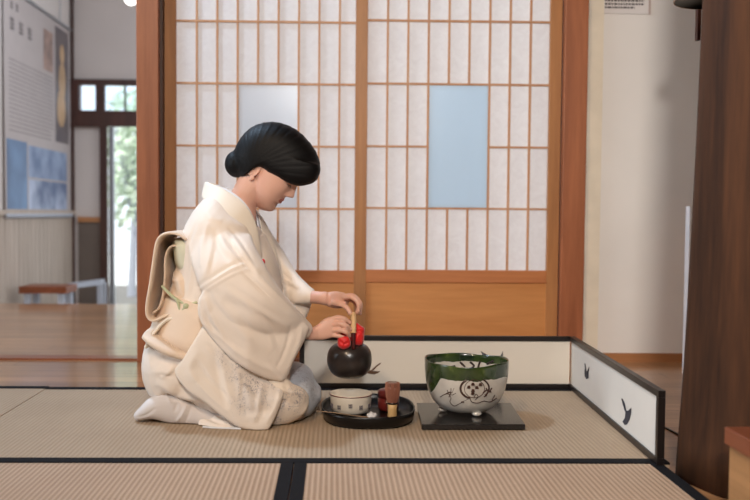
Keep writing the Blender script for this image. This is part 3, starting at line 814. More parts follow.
stroke([(440, 397), (446, 394), (452, 395), (456, 393)], .0009); stroke([(447, 390), (449, 394), (451, 398), (450, 402), (454, 406), (459, 404), (464, 401), (468, 399)], .0009)
stroke([(446, 394), (451, 392), (449, 397)], .0016); stroke([(451, 388), (451, 392)], .001); stroke([(452, 393), (454, 388)], .0008)
stroke([(470, 398), (472, 402), (478, 403), (484, 401), (490, 402), (497, 398)], .0012); stroke([(474, 398), (476, 394), (478, 397), (475, 400)], .0012)
stroke([(461, 402), (464, 402)], .0022); stroke([(483, 393), (487, 390), (491, 392)], .0022); stroke([(486, 388), (489, 392), (492, 388)], .0018); stroke([(484, 397), (487, 395)], .0018); stroke([(492, 400), (495, 395)], .001)
obj('brown_painting', bm, plain('iron_brown_glaze', srgb(66, 42, 34), .4), root)
bm = new()    # dark painting inside the far wall
for pts in ([(434, 366), (440, 367)], [(446, 368), (455, 366)], [(460, 362), (465, 367)], [(470, 362), (474, 366), (470, 369)], [(480, 361), (478, 368)], [(487, 364), (493, 361)]):
    P = []
    for q in [tuple(c[:2]) for c in catmull([(a, b, 0) for a, b in pts], 4)]:
        d = ray(*q); t = 2.95
        for i in range(900):
            p = Vector((0, 0, EYE))+d*t
            if math.hypot(p.x-bc.x, p.y-bc.y) < RB*.935: break
            t -= .001
        P.append(p)
    tube(bm, P, .0035, 6)
obj('inner_painting', bm, plain('inner_brown_glaze', srgb(50, 36, 34), .4), root)

# ================================================================ tray and tea things
tc = Vector((gnd(367, 412).x, 2.60, .0016))
tl_, tr_ = at(321.5, 412, 2.625).x, at(413.5, 412, 2.625).x; TR = (tr_-tl_)/2; tc.x = (tl_+tr_)/2
bm = new(); n = 72
def sup(a, r, e=2.5):
    c, s = math.cos(a), math.sin(a); return (math.copysign(abs(c)**(2/e), c)*r, math.copysign(abs(s)**(2/e), s)*r)
R = []
for f, z in ((.90, 0), (.96, .006), (1.0, .03), (1.0, .036), (.975, .036), (.965, .03), (.93, .009), (.5, .007), (.05, .007)):
    R.append([(tc.x+sup(2*PI*k/n, TR*f)[0], tc.y+sup(2*PI*k/n, TR*f)[1]*1.19, tc.z+z) for k in range(n)])
rings(bm, R)
o = obj('lacquer_tray', bm, M['black'], smooth=True); setp(o, 'round black lacquer tray with raised rim on the tatami', 'tray')
TZ = tc.z+.0075
cc = Vector((at(350.8, 400, 2.615).x, 2.615, TZ)); RC = 21*2.63/F
root = empty('tea_bowl', cc, 'white straight-sided tea bowl with dark rim line on the tray', 'bowl')
prof = [(.5, 0), (.6, .0), (.62, .004), (.78, .005), (.90, .011), (.96, .026), (.985, .045), (1.0, .060), (.985, .063), (.955, .060), (.93, .045), (.9, .022), (.7, .014), (.3, .012)]
lathe_b = new(); lathe(lathe_b, [(r*RC, z) for r, z in prof], cc, 56)
obj('body', lathe_b, plain('cream_glaze', srgb(232, 222, 206), .3, var=.05, scale=30, coat=.3), root, smooth=True)
bm = new(); tube(bm, [(cc.x+RC*1.0*math.cos(a), cc.y+RC*1.0*math.sin(a), cc.z+.0595) for a in [2*PI*k/56 for k in range(56)]], .0016, 6, close=True)
obj('rim_line', bm, M['lacq_red'], root)
def dab(ang, z0, w, h):
    bm = new()
    for i in range(3):
        a0 = math.radians(ang)+(i-1)*w/RC; p = cc+Vector((math.cos(a0)*RC*.982, math.sin(a0)*RC*.982, z0))
        tube(bm, [p, p+Vector((math.cos(a0)*.0008, math.sin(a0)*.0008, h))], .0012, 6)
    for j in range(2):
        z = z0+h*(.3+.4*j); tube(bm, [cc+Vector((math.cos(a)*RC*.985, math.sin(a)*RC*.985, z)) for a in [math.radians(ang)+q*w/RC for q in (-1.3, -.5, .5, 1.3)]], .0011, 6)
    obj('painted_mark', bm, M['mark'], root)
for ang in (-125, -92, -62, -155, -30): dab(ang, .022 if ang != -92 else .028, .0042, .013)
# tea caddy
kc = Vector((at(388.5, 400, 2.65).x, 2.65, TZ))
root = empty('tea_caddy', kc, 'dark red lacquered tea caddy on the tray behind the whisk', 'tea caddy')
rc = 10.7*2.67/F
bm = new(); lathe(bm, [(.6*rc, 0), (.9*rc, .003), (rc, .012), (rc, .042)], kc, 36); obj('body', bm, M['lacq_red'], root, smooth=True)
bm = new(); lathe(bm, [(rc*1.01, .0422), (rc*1.01, .058), (rc*.93, .064), (rc*.6, .068), (.002, .069)], kc, 36); obj('lid', bm, M['lacq_red'], root, smooth=True)
# whisk, standing on its handle
wc = gnd(392.3, 418.5, TZ)
root = empty('tea_whisk', wc, 'bamboo tea whisk standing upright on the tray', 'whisk')
sc = 2.585/F
bm = new(); lathe(bm, [(4.6*sc, 0), (4.8*sc, .002), (4.6*sc, .03), (4.9*sc, .045), (3*sc, .045)], wc, 24); obj('handle', bm, M['bamboo'], root, smooth=True)
bm = new(); lathe(bm, [(5.1*sc, .044), (5.3*sc, .047), (5.1*sc, .05)], wc, 20); obj('thread_band', bm, M['black'], root, smooth=True)
bm = new(); Ht = .107
for k in range(44):
    a = 2*PI*k/44
    pts = [(4.8, .048), (6.4, .066), (7.3, .09), (6.9, Ht), (5.6, Ht+.001)]
    tube(bm, [wc+Vector((r*sc*math.cos(a), r*sc*math.sin(a), z)) for r, z in pts], [.0009, .0011, .0011, .0009, .0006], 5)
for k in range(16):
    a = 2*PI*k/16; tube(bm, [wc+Vector((r*sc*math.cos(a), r*sc*math.sin(a), z)) for r, z in [(2.5, .048), (2, .075), (.8, .105)]], .001, 5)
o = obj('tines', bm, M['bamboo_dark'], root); o['kind'] = 'stuff'
# tea scoop across the tray rim
a, b = at(319, 411.5, 2.52), at(352, 413.5, 2.50)
zr = tc.z+.038
pts = [gnd(316.5, 411, zr+.004), gnd(330, 412.2, zr+.003), gnd(342, 413.8, zr+.001), gnd(356, 416, zr-.006), gnd(368, 417.4, .028)]
bm = new(); tube(bm, pts, [.0011, .0012, .0013, .0016, .0024], 8)
o = obj('tea_scoop', bm, M['scoop']); setp(o, 'slim bamboo tea scoop leaning across the front rim of the tray', 'tea scoop')
bm = new(); c = at(371.7, 415.2, 2.55); c.z = max(c.z, TZ+.0085)
ellipsoid(bm, c, .0155, .02, .0085)
for v in bm.verts: v.co.z += .002*math.sin(v.co.x*400)
o = obj('folded_napkin', bm, M['white_cloth'], smooth=True); setp(o, 'small folded white linen cloth lying on the tray', 'cloth')

# ================================================================ kettle in her hands
kx = at(349.5, 360, 2.62); KZ = at(349.5, 377.6, 2.62).z+.001; kc = Vector((kx.x, 2.62, KZ)); RK = 22.6*2.62/F
root = empty('water_jug', kc, 'round dark glazed water jug with arched handle, held above the tray', 'jug')
HK = at(349.5, 341.5, 2.62).z-KZ
bm = new(); lathe(bm, [(p[0]*RK, p[1]*HK) for p in catmull([(.18, 0, 0), (.5, .015, 0), (.78, .12, 0), (.95, .3, 0), (1.0, .5, 0), (.95, .72, 0), (.78, .88, 0), (.52, .965, 0), (.46, 1.0, 0), (.42, 1.0, 0), (.42, .93, 0), (.1, .9, 0)], 4)], kc, 48)
obj('body', bm, M['iron'], root, smooth=True)
bm = new(); lathe(bm, [(.42*RK, .99*HK), (.4*RK, 1.02*HK), (.2*RK, 1.05*HK), (.08*RK, 1.06*HK), (.1*RK, 1.1*HK), (.004, 1.13*HK)], kc, 28)
obj('lid', bm, M['iron'], root, smooth=True)
hx = at(353.2, 330, 2.62).x; ztop = at(353, 314.5, 2.62).z; zb_ = KZ+HK*.86; RKh = .052
arch = [Vector((hx, 2.62-RKh, zb_)), Vector((hx, 2.62-RKh*1.02, zb_+.03)), Vector((hx, 2.62-RKh*.85, ztop-.022)), Vector((hx, 2.62-RKh*.45, ztop-.006)), Vector((hx, 2.62, ztop)), Vector((hx, 2.62+RKh*.45, ztop-.006)), Vector((hx, 2.62+RKh*.85, ztop-.022)), Vector((hx, 2.62+RKh*1.02, zb_+.03)), Vector((hx, 2.62+RKh, zb_))]
arc = [Vector(p) for p in catmull(arch, 5)]
hd = obj('handle', tube(new(), arc, .0058, 10), M['handle_red'], root, smooth=True)
mid = [p for p in arc if p.z > at(353, 333, 2.57).z]
bm = new(); tube(bm, mid, .0074, 12)
for i in range(0, len(mid)-1, 1): tube(bm, [mid[i], mid[i].lerp(mid[i+1], .35)], .0082, 12)
obj('rattan_wrapping', bm, M['rattan'], hd, smooth=True)
# red cloth gripped against the jug: two crumpled lobes
bm = new()
pillow(bm, [(337.5, 338), (343, 335.5), (349.5, 338), (350.5, 346), (344, 349.5), (338, 346.5)], 2.572, .02, 3, n=40, lev=7)
pillow(bm, [(340, 332), (349, 331), (350, 342), (341, 342)], 2.59, .014, 3, n=40, lev=7)
pillow(bm, [(354.5, 330), (353, 326), (356, 322), (360, 325), (364.5, 328), (364.5, 333), (364, 340), (362, 345), (354, 345)], 2.60, .026, 3, n=40, lev=7)
limb(bm, [(342, 342, 2.6, 5, .02), (350, 341, 2.625, 5, .02), (359, 340, 2.61, 5, .02)])
me = fuse(bm, .0022, 4)
crease(me, [([(339, 341), (344, 344), (350, 342)], 1.2, -.004, 'r'), ([(341, 347), (345, 341)], 1, .003, 'r'), ([(355, 333), (360, 331), (365, 334)], 1.4, -.006, 'r'), ([(356, 345), (358, 334)], 1.5, .003, 'r'), ([(357, 323), (359, 330)], 1.3, -.003, 'r')])
o = obj('red_cloth', me, M['red'], smooth=True); setp(o, 'bright red silk cloth wrapped round the lid of the dark jug', 'cloth')

# ================================================================ the woman
YC = 2.68
root = empty('person', (at(225, 420, YC).x, YC, .002), 'woman in cream kimono kneeling on the tatami, pouring from a dark jug', 'person')
person = root
# --- head in local coordinates: x forward, y her left, z up, origin at the ear
ps, py_ = math.radians(12), math.radians(42)
Fv = Vector((math.cos(py_)*math.cos(ps), -math.sin(ps)*math.cos(py_), -math.sin(py_)))
Lv = Vector((math.sin(ps), math.cos(ps), 0)); Uv = Fv.cross(Lv).normalized()
HO = at(273.3, 169, YC-.01); HS = 1.06
def H(x, y, z): return HO+(Fv*x+Lv*y+Uv*z)*HS
bm = new()
hz = [-.112, -.106, -.098, -.085, -.07, -.05, -.03, 0, .02, .045, .072, .094, .106, .112]
hxf = [.050, .062, .071, .076, .077, .079, .080, .080, .082, .084, .068, .038, .012, -.01]
hxb = [.03, .02, .008, .0, -.012, -.03, -.055, -.078, -.085, -.088, -.084, -.066, -.045, -.03]
hw = [.010, .020, .030, .041, .050, .057, .061, .065, .067, .069, .066, .050, .028, .008]
def gz(z, c, s): return math.exp(-((z-c)/s)**2)
R = []; n = 96
for i in range(110):
    z = -.112+.224*i/109
    xf, xb, w = (float(np.interp(z, hz, q)) for q in (hxf, hxb, hw))
    cx = (xf+xb)/2-.004; ring = []
    for k in range(n):
        a = 2*PI*k/n; ca, sa = math.cos(a), math.sin(a); e = 2.25
        x = cx+math.copysign(abs(ca)**(2/e), ca)*(xf-cx if ca > 0 else cx-xb); y = math.copysign(abs(sa)**(2/e), sa)*w
        if ca > 0:
            # nose
            nb = 0
            if z > -.034: nb = float(np.interp(z, [-.034, -.029, -.023, -.016, .0, .018, .03], [0, .010, .0205, .020, .011, .001, 0]))
            sg = float(np.interp(z, [-.03, -.02, 0, .02], [.0115, .0105, .008, .008])); x += nb*math.exp(-(y/sg)**2)
            x += .006*gz(z, -.027, .006)*math.exp(-((abs(y)-.012)/.006)**2)
            # lips and chin
            x += (.0058*gz(z, -.0475, .0042)+.0062*gz(z, -.058, .0048)-.0028*gz(z, -.0527, .0018))*math.exp(-(y/.019)**2)
            x -= .003*gz(z, -.068, .005)*math.exp(-(y/.02)**2); x += .006*gz(z, -.09, .012)*math.exp(-(y/.018)**2)
            # eye sockets, closed lids
            x -= .0095*gz(z, .014, .013)*math.exp(-((abs(y)-.031)/.017)**2)
            x += .0062*gz(z, .010, .0075)*math.exp(-((abs(y)-.032)/.0125)**2)
            x -= .0016*gz(z, .0035, .0016)*math.exp(-((abs(y)-.032)/.012)**2)
            x += .003*gz(z, .034, .008)*math.exp(-((abs(y)-.028)/.018)**2)
            x += .003*gz(z, -.018, .02)*math.exp(-((abs(y)-.042)/.016)**2)
        ring.append(H(x, y, z))
    R.append(ring)
rings(bm, R)
# ears
for s in (-1, 1):
    rot = Matrix((Fv, Lv, Uv)).transposed()@Matrix.Rotation(math.radians(s*18), 3, 'Z')@Matrix.Rotation(math.radians(8), 3, 'Y')
    ellipsoid(bm, H(-.026, s*.0625, -.026), .0145, .0065, .027, rot=rot); ellipsoid(bm, H(-.015, s*.060, -.051), .008, .006, .010, rot=rot)
    tube(bm, [H(-.022+.0125*math.cos(q), s*.0675, -.028+.021*math.sin(q)) for q in [math.radians(x) for x in range(-40, 230, 18)]], .0026, 8)
# neck, torso, thighs, shins, upper arms, forearms (mostly under the kimono)
limb(bm, [(259, 176, YC-.005, 17, .052), (250, 189, YC-.005, 15, .05), (243, 201, YC-.003, 15, .052), (238, 212, YC, 20, .075)], exp=2)
limb(bm, [(238, 212, YC, 20, .09), (229, 230, YC, 24, .13), (225, 256, YC, 29, .14), (216, 296, YC, 27, .115), (203, 335, YC, 31, .13), (193, 365, YC, 36, .155), (195, 382, YC, 26, .14)])
for s in (-1, 1):
    y = YC+s*.085
    limb(bm, [(197, 372, y, 27, .075), (235, 382, y, 25, .07), (270, 391, y+s*.01, 20, .06), (298, 397, y+s*.01, 17, .055)])
    limb(bm, [(298, 399, y, 13, .05), (265, 410, y, 10, .045), (225, 411, y, 11, .045), (190, 410, y, 7, .03), (150, 412, y, 5, .03)])
# near (right) arm
limb(bm, [(224, 232, 2.585, 13, .04), (235, 255, 2.535, 12, .038), (250, 288, 2.49, 12, .036), (262, 308, 2.48, 11, .034), (285, 322, 2.50, 10, .032), (303, 331, 2.545, 7.2, .024), (312, 333.8, 2.56, 6.4, .02), (319, 333, 2.57, 7.0, .016)])
# far (left) arm
limb(bm, [(238, 230, 2.79, 13, .04), (258, 250, 2.85, 13, .045), (275, 275, 2.84, 12, .04), (292, 289, 2.79, 9.5, .032), (308, 296, 2.73, 7, .023), (318, 297.6, 2.70, 6.2, .02), (326, 298.5, 2.69, 7.0, .016)])
# near hand: palm and five fingers
limb(bm, [(315, 333.5, 2.567, 6.5, .016), (322, 331.5, 2.57, 8.6, .0145), (330, 327.5, 2.575, 10.5, .0135), (336, 326, 2.58, 9.8, .012)], exp=2.4)
def finger(pts, r, kn=1.12):
    P = [at(a, b, c) for a, b, c in pts]; C = [Vector(q) for q in catmull(P, 5)]; m = len(C)
    rr = [r*(1.08-.22*i/(m-1)+.07*max(0, math.cos(2*PI*i/5*1.0))*(i % 5 == 0)) for i in range(m)]
    tube(bm, C, rr, 12); ellipsoid(bm, C[-1], rr[-1], rr[-1], rr[-1], 12, 8)
finger([(331, 319.5, 2.578), (338, 317.6, 2.572), (344.5, 319, 2.568), (350, 323, 2.578)], .0078)
finger([(332, 324.5, 2.572), (339.5, 323.6, 2.562), (346, 325.8, 2.559), (350.5, 329.5, 2.572)], .0080)
finger([(331, 330, 2.572), (339, 330, 2.560), (345.5, 332, 2.558), (349, 335.6, 2.57)], .0075)
finger([(329, 335, 2.575), (336, 335.6, 2.565), (342.5, 337.2, 2.562), (346, 340, 2.57)], .0066)
finger([(321, 329, 2.60), (330, 325, 2.622), (339, 326, 2.632), (346, 330, 2.625)], .0088)
# far hand: palm, fingers folded over the top of the handle, thumb beneath
limb(bm, [(324, 298.4, 2.70, 5.2, .013), (331, 299.5, 2.69, 8.0, .016), (339, 300, 2.67, 8.6, .02), (345, 299.5, 2.655, 7.0, .026)], exp=2.4)
finger([(344, 297, 2.625), (352.5, 297.3, 2.605), (358.5, 304, 2.598), (357.6, 312, 2.603)], .0080)
finger([(344.5, 296.4, 2.645), (353.5, 296.4, 2.628), (360, 303.5, 2.62), (359.6, 312.8, 2.622)], .0082)
finger([(344, 297.4, 2.664), (353, 297.6, 2.652), (359.4, 304, 2.644), (359.4, 312.5, 2.642)], .0078)
finger([(343, 299.5, 2.681), (351, 299.8, 2.673), (356.6, 305, 2.666), (357, 312, 2.662)], .0068)
finger([(332, 303, 2.672), (340, 304.5, 2.64), (346.5, 307.6, 2.622), (350, 313, 2.612)], .0086)
for v in bm.verts: v.co.z = max(v.co.z, .006)
me = fuse(bm, .0023, 3, .5)
body = obj('body', me, [M['skin'], M['lips']], person, smooth=True)
base = Vector(person.location)
for p in me.polygons:
    d = (p.center+base)-HO; x, y, z = d.dot(Fv), d.dot(Lv), d.dot(Uv)
    if x > .070 and abs(y) < .021 and abs(z+.0527) < .0098*(1-(abs(y)/.023)**2)**.5 if abs(y) < .0225 else False: p.material_index = 1
# lashes and brows
for s in (-1, 1):
    bm = new()
    pts = [H(.0775-.35*abs(abs(q)-.03), s*abs(q), .0035-3.0*(abs(q)-.032)**2*3) for q in (.019, .024, .029, .034, .039, .043, .047)]
    tube(bm, pts, .0013, 6)
    for q in (.024, .029, .034, .039, .043):
        a = H(.077-.35*abs(q-.03), s*q, .003); tube(bm, [a, a+(Fv*.0065-Uv*.004+Lv*s*.002)], [.0008, .0003], 5)
    obj('eyelash_row', bm, M['lash'], person)
# nails
for (a, b, c) in ((358.6, 311, 2.594), (350.2, 322.6, 2.571), (350.8, 329, 2.564)):
    obj('fingernail', ellipsoid(new(), at(a, b, c), .0045, .002, .0055, 10, 6), M['nail'], person, smooth=True)
# hair
bm = new()
low = lambda q: 5.0 if (q[1] > 164 and q[0] > 252) else 2.6
pillow(bm, [(305, 185.5), (314, 182.5), (319.5, 175), (320.3, 165), (317, 153.5), (309, 141.5), (297, 130), (282, 123.2), (267, 122), (252.5, 126.5), (242, 136), (235.5, 147), (233, 158), (236, 170), (241, 177.5), (248, 173), (255, 168), (262, 168.5), (267.5, 173), (276, 177.5), (288, 183), (297, 185.8)], YC-.005, .093, 2.3, n=140, lev=14, c=(273, 153), pf=low)
cb = at(238, 164, YC); ellipsoid(bm, cb, .041, .052, .043)
ellipsoid(bm, at(249, 166, YC), .035, .06, .04)
me = fuse(bm, .004, 5)
n_ = len(me.vertices); co = np.empty(n_*3); me.vertices.foreach_get('co', co); co = co.reshape(-1, 3); no = np.empty(n_*3); me.vertices.foreach_get('normal', no); no = no.reshape(-1, 3)
u, v = proj(co); ang = np.arctan2(v-168, u-246); rad = np.hypot(v-168, u-246)
bun = (np.hypot(u-237, v-164) < 14)
co += no*((.0004*np.sin(ang*46)+.0003*np.sin(ang*83+1))*(~bun)+.0003*np.sin(np.hypot(u-237, v-164)*1.6)*bun)[:, None]
me.vertices.foreach_set('co', co.reshape(-1)); me.update()
obj('hair', me, M['hair'], person, smooth=True)

# --- kimono robe
SLEEVE_CREASES = [
        ([(196, 290), (212, 279), (230, 268), (246, 261)], 2.0, .0045, 's'), ([(198, 296), (216, 284), (234, 274), (250, 268)], 1.5, .003, 'r'),
        ([(208, 222), (203, 245), (201, 268)], 2.5, .004, 'r'), ([(214, 240), (212, 258), (208, 276)], 2, .003, 's'), ([(224, 232), (238, 248), (247, 262)], 1.8, .004, 'r'), ([(228, 226), (244, 246), (256, 268)], 2, -.004, 'r'),
        ([(236, 262), (256, 280), (276, 300)], 2.5, -.004, 's'), ([(250, 266), (272, 290), (296, 314)], 2.2, .004, 'r'), ([(212, 292), (236, 316), (260, 350)], 4, .004, 's'), ([(226, 286), (256, 306), (290, 326)], 3, .004, 's'),
        ([(246, 300), (268, 328), (280, 356)], 3.5, .004, 's'), ([(205, 296), (212, 318), (226, 340)], 2.5, .004, 'r'),
        ([(204, 236), (206, 262), (203, 290)], 6, .006, 'r'), ([(219, 235), (228, 250), (242, 262)], 3, .006, 'r'), ([(214, 228), (219, 250), (230, 262)], 3, -.005, 'r'),
        ([(230, 236), (243, 256), (258, 276)], 3, -.008, 's'), ([(212, 312), (240, 330), (272, 352)], 7, .006, 'r'), ([(222, 300), (250, 312), (292, 340)], 6, -.005, 'r'),
        ([(214, 330), (238, 352), (262, 366), (284, 373)], 3, .004, 'r'), ([(206, 310), (214, 334), (232, 352)], 4, -.005, 'r'), ([(302, 325), (298, 345), (286, 372)], 2.2, .003, 'r')
        ,([(186, 236), (192, 262), (188, 296)], 2.5, .004, 'r'), ([(196, 222), (190, 240), (186, 262)], 2, -.003, 'r'), ([(205, 210), (212, 218), (222, 222)], 3, .003, 'r'),
        ([(240, 270), (262, 290), (288, 312)], 1.8, -.003, 'r'), ([(200, 318), (222, 338), (250, 358)], 2.2, .0035, 's'), ([(292, 322), (286, 348), (276, 370)], 2, -.003, 'r')]
bm = new()
limb(bm, [(236, 206, YC, 20, .085), (230, 214, YC, 30, .145), (226, 228, YC, 37, .18), (222, 252, YC, 42, .185), (219, 285, YC, 44, .175), (208, 320, YC, 46, .17), (196, 350, YC, 48, .19), (190, 367, YC, 46, .2), (193, 376, YC, 40, .19)], exp=2.3, k=5)
limb(bm, [(184, 365, YC, 30, .19), (204, 369, YC, 35, .2), (226, 377, YC, 39, .2), (262, 388, YC, 38, .195), (286, 395, YC, 31, .185), (299, 396, YC, 24, .16), (305, 395, YC, 16, .13)], exp=2.5)
limb(bm, [(208, 410, YC, 11, .195), (232, 413, YC, 15, .228), (268, 412, YC, 15, .20), (296, 408, YC, 14, .15)], exp=2.6)
limb(bm, [(231, 212, 2.70, 14, .07), (225, 221, 2.65, 23, .09), (221, 238, 2.58, 30, .095), (226, 262, 2.495, 33, .07), (240, 288, 2.465, 34, .065), (262, 308, 2.455, 27, .055), (286, 322, 2.485, 18, .042), (300, 329, 2.525, 12, .034), (307, 332, 2.545, 9, .029)], exp=2.2)
yb2 = lambda u, v: 2.445+.0011*max(0, u-248)
pillow(bm, [(198, 300), (212, 285), (245, 290), (278, 305), (300, 320), (309, 326.5), (307.5, 334), (302, 346), (294, 361), (286.5, 378.5), (279, 380.5), (266, 378.5), (250, 371), (234, 361), (219, 347), (206, 331), (198, 315)], yb2, .024, 4, n=110, lev=10, c=(258, 332))
me = fuse(bm, .0040, 8, zmin=.004)
relax(me, (218, 240), (30, 22), 60)
crease(me, SLEEVE_CREASES, zmin=.004)
crease(me, [
    ([(150, 372), (165, 371), (176, 366)], 3.5, .006, 'r'), ([(150, 362), (166, 358), (182, 360)], 4, -.008, 'r'), ([(160, 350), (178, 352), (196, 352)], 3, .007, 'r'),
    ([(155, 385), (178, 398), (205, 405), (240, 424)], 4, -.012, 's'), ([(160, 378), (169, 373), (173, 368)], 2, .006, 'r'), ([(161, 375), (172, 376)], 1.6, -.004, 'r'),
    ([(268, 362), (284, 378), (303, 392), (310, 402), (300, 414)], 3, .007, 's'), ([(280, 392), (292, 396), (302, 404)], 3, .004, 'r'), ([(275, 400), (290, 405), (302, 410)], 3, -.004, 'r'),
    ([(195, 408), (205, 416), (222, 424)], 2, -.007, 'r'), ([(206, 407), (218, 418), (235, 424)], 2, .006, 'r'), ([(200, 405), (226, 415), (240, 421)], 2, -.006, 'r')], zmin=.004)
obj('kimono_robe', me, M['kimono'], person, smooth=True)

# knee: pale blue under layer showing beyond the cream flap
bm = new()
limb(bm, [(280, 391, YC, 29, .155), (297, 392, YC, 28, .152), (310, 394, YC, 20, .135), (317, 394, YC, 9, .09)], exp=2.4)
me = fuse(bm, .005, 6, zmin=.003)
obj('underskirt', me, mat_kimono('blue_flowered_silk', srgb(200, 206, 214), [(306, 378, 2.6, .12)]), person, smooth=True)
bm = new()
yk = lambda u, v: 2.508+.0004*max(0, u-288)**1.25
pillow(bm, [(262, 372), (276, 366), (285, 375), (292, 383), (301, 387), (307, 392), (309, 400), (306, 410), (299, 418.5), (286, 424.5), (266, 428), (250, 427)], yk, .035, 2.6, n=100, lev=10, c=(282, 402))
me = fuse(bm, .0045, 5, zmin=.003)
crease(me, [([(268, 378), (284, 390), (300, 394), (305, 402)], 2.6, .006, 'r'), ([(300, 389), (309, 396), (308, 406), (298, 417)], 1.8, .006, 'r'), ([(272, 404), (286, 402), (298, 407)], 3, -.005, 'r'), ([(285, 384), (288, 396), (284, 404)], 2, -.004, 'r')], zmin=.003)
obj('kimono_front_flap', me, mat_kimono('cream_flap_silk', srgb(234, 219, 201), [(284, 408, 2.48, .06), (296, 398, 2.49, .05), (274, 416, 2.48, .04)]), person, smooth=True)
# pale hem line
bm = new(); a = [gnd(203, 427, .003), gnd(220, 428, .003), gnd(241, 428.6, .003)]
tube(bm, catmull([tuple(p) for p in a], 5), .003, 8); obj('hem_edge', bm, M['white_cloth'], person)

# near sleeve (upper arm, forearm, hanging bag in two layers)
bm = new()
yb3 = lambda u, v: 2.466-.00035*max(0, v-370)+.0016*max(0, u-240)*min(1, max(0, (398-v)/24))
pillow(bm, [(203, 325), (222, 330), (262, 345), (289, 365), (284.5, 379), (284, 392), (280, 406), (274, 420), (268.5, 429.5), (260, 432), (250, 430.5), (238, 427), (222, 416), (204, 402), (188, 391), (174.5, 372.5), (182, 360), (193, 342)], yb3, .018, 4, n=120, lev=10, c=(238, 380))
me = fuse(bm, .0036, 3, zmin=.002)
crease(me, [([(184, 372), (214, 396), (246, 424)], 5, .004, 'r'), ([(216, 348), (222, 380), (230, 408)], 4, -.006, 's'), ([(232, 360), (248, 392), (252, 422)], 4, .005, 'r'), ([(266, 382), (262, 404), (256, 424)], 3, .006, 's'),
            ([(281, 385), (276, 405), (266, 424)], 2, .004, 'r'), ([(200, 350), (190, 366), (196, 382)], 5, .005, 'r'), ([(240, 408), (254, 412), (268, 410)], 4, -.004, 'r'), ([(205, 345), (236, 376), (262, 404)], 2.6, .004, 's'), ([(196, 358), (212, 380), (236, 402)], 2.5, -.003, 's'),
            ([(190, 372), (206, 392), (230, 414)], 1.6, .003, 'r'), ([(222, 352), (240, 376), (240, 400)], 2.2, .003, 's'), ([(262, 385), (258, 402), (262, 420)], 1.8, .004, 'r')], zmin=.002)
obj('sleeve_drape', me, M['sleeve'], person, smooth=True)

# far sleeve
bm = new()
limb(bm, [(236, 222, 2.80, 20, .08), (252, 238, 2.85, 19, .07), (268, 262, 2.86, 19, .065), (284, 281, 2.82, 16, .055), (302, 293, 2.75, 11, .04), (311, 297, 2.73, 8.5, .032)])
pillow(bm, [(262, 268), (285, 275), (303, 285), (314.5, 291.5), (312.5, 301), (309, 312), (303, 324), (296, 333), (284, 335), (268, 330), (256, 305)], lambda u, v: 2.80-.0008*max(0, u-270), .038, 3, n=80, lev=9, c=(285, 305))
limb(bm, [(248, 240, YC+.02, 18, .12), (256, 268, YC, 22, .12), (258, 300, YC, 26, .12)])
me = fuse(bm, .0045, 5)
crease(me, [([(270, 235), (277, 255), (290, 272), (300, 280)], 3, .006, 'r'), ([(266, 262), (282, 282), (300, 292)], 3, -.006, 'r'), ([(280, 264), (284, 276), (298, 288)], 2.5, .006, 'r'), ([(272, 285), (290, 300), (304, 304)], 4, .005, 'r'), ([(275, 275), (284, 300), (280, 320)], 3, -.006, 'r'), ([(290, 285), (296, 305), (294, 325)], 3, .005, 'r')])
obj('sleeve', me, M['sleeve_far'], person, smooth=True)

# collar band
def P3(px, py, dy): return tuple(at(px, py, YC+dy))
A = [P3(284, 285, .02), P3(279, 262, .06), P3(270, 232, .12), P3(256, 213, .14), P3(228, 205, .12), P3(203, 197, .0), P3(209, 206, -.105), P3(223, 224, -.155), P3(235, 250, -.175), P3(245, 280, -.185), P3(254, 305, -.19)]
B = [P3(264, 282, -.03), P3(263, 258, -.0), P3(261, 228, .055), P3(254, 208, .078), P3(232, 190, .07), P3(206, 181, .0), P3(223, 188, -.068), P3(244, 203, -.092), P3(256.5, 223, -.095), P3(261.5, 250, -.10), P3(265, 285, -.10)]
o = obj('collar', strip(new(), A, B), M['collar'], person, smooth=True)
m = o.modifiers.new('s', 'SOLIDIFY'); m.thickness = .008; m.offset = 0
m = o.modifiers.new('b', 'SUBSURF'); m.levels = 2; m.render_levels = 2
A = [P3(266, 262, .01), P3(262, 235, .04), P3(256, 214, .07), P3(234, 196, .065), P3(212, 188, .0), P3(227, 195, -.062), P3(244, 208, -.085), P3(254.5, 228, -.085), P3(259, 252, -.08)]
B = [P3(262, 260, .0), P3(259.5, 233, .035), P3(254, 210, .066), P3(236, 191, .06), P3(213, 184.5, .0), P3(229, 190, -.058), P3(246.5, 204.5, -.08), P3(257, 226, -.08), P3(261, 250, -.075)]
o = obj('under_collar', strip(new(), A, B), M['white_cloth'], person, smooth=True)
m = o.modifiers.new('s', 'SOLIDIFY'); m.thickness = .006
# chest filling under collar
# folded red pouch tucked in the neckline
bm = new(); pillow(bm, [(258.5, 263), (263, 258.5), (265.5, 262), (263, 268), (259.5, 273.5), (258, 268)], YC-.150, .022, 3, n=40, lev=6)
o = obj('tucked_cloth', fuse(bm, .002, 3), M['red'], smooth=True); setp(o, 'small folded red cloth tucked into the kimono neckline', 'cloth')

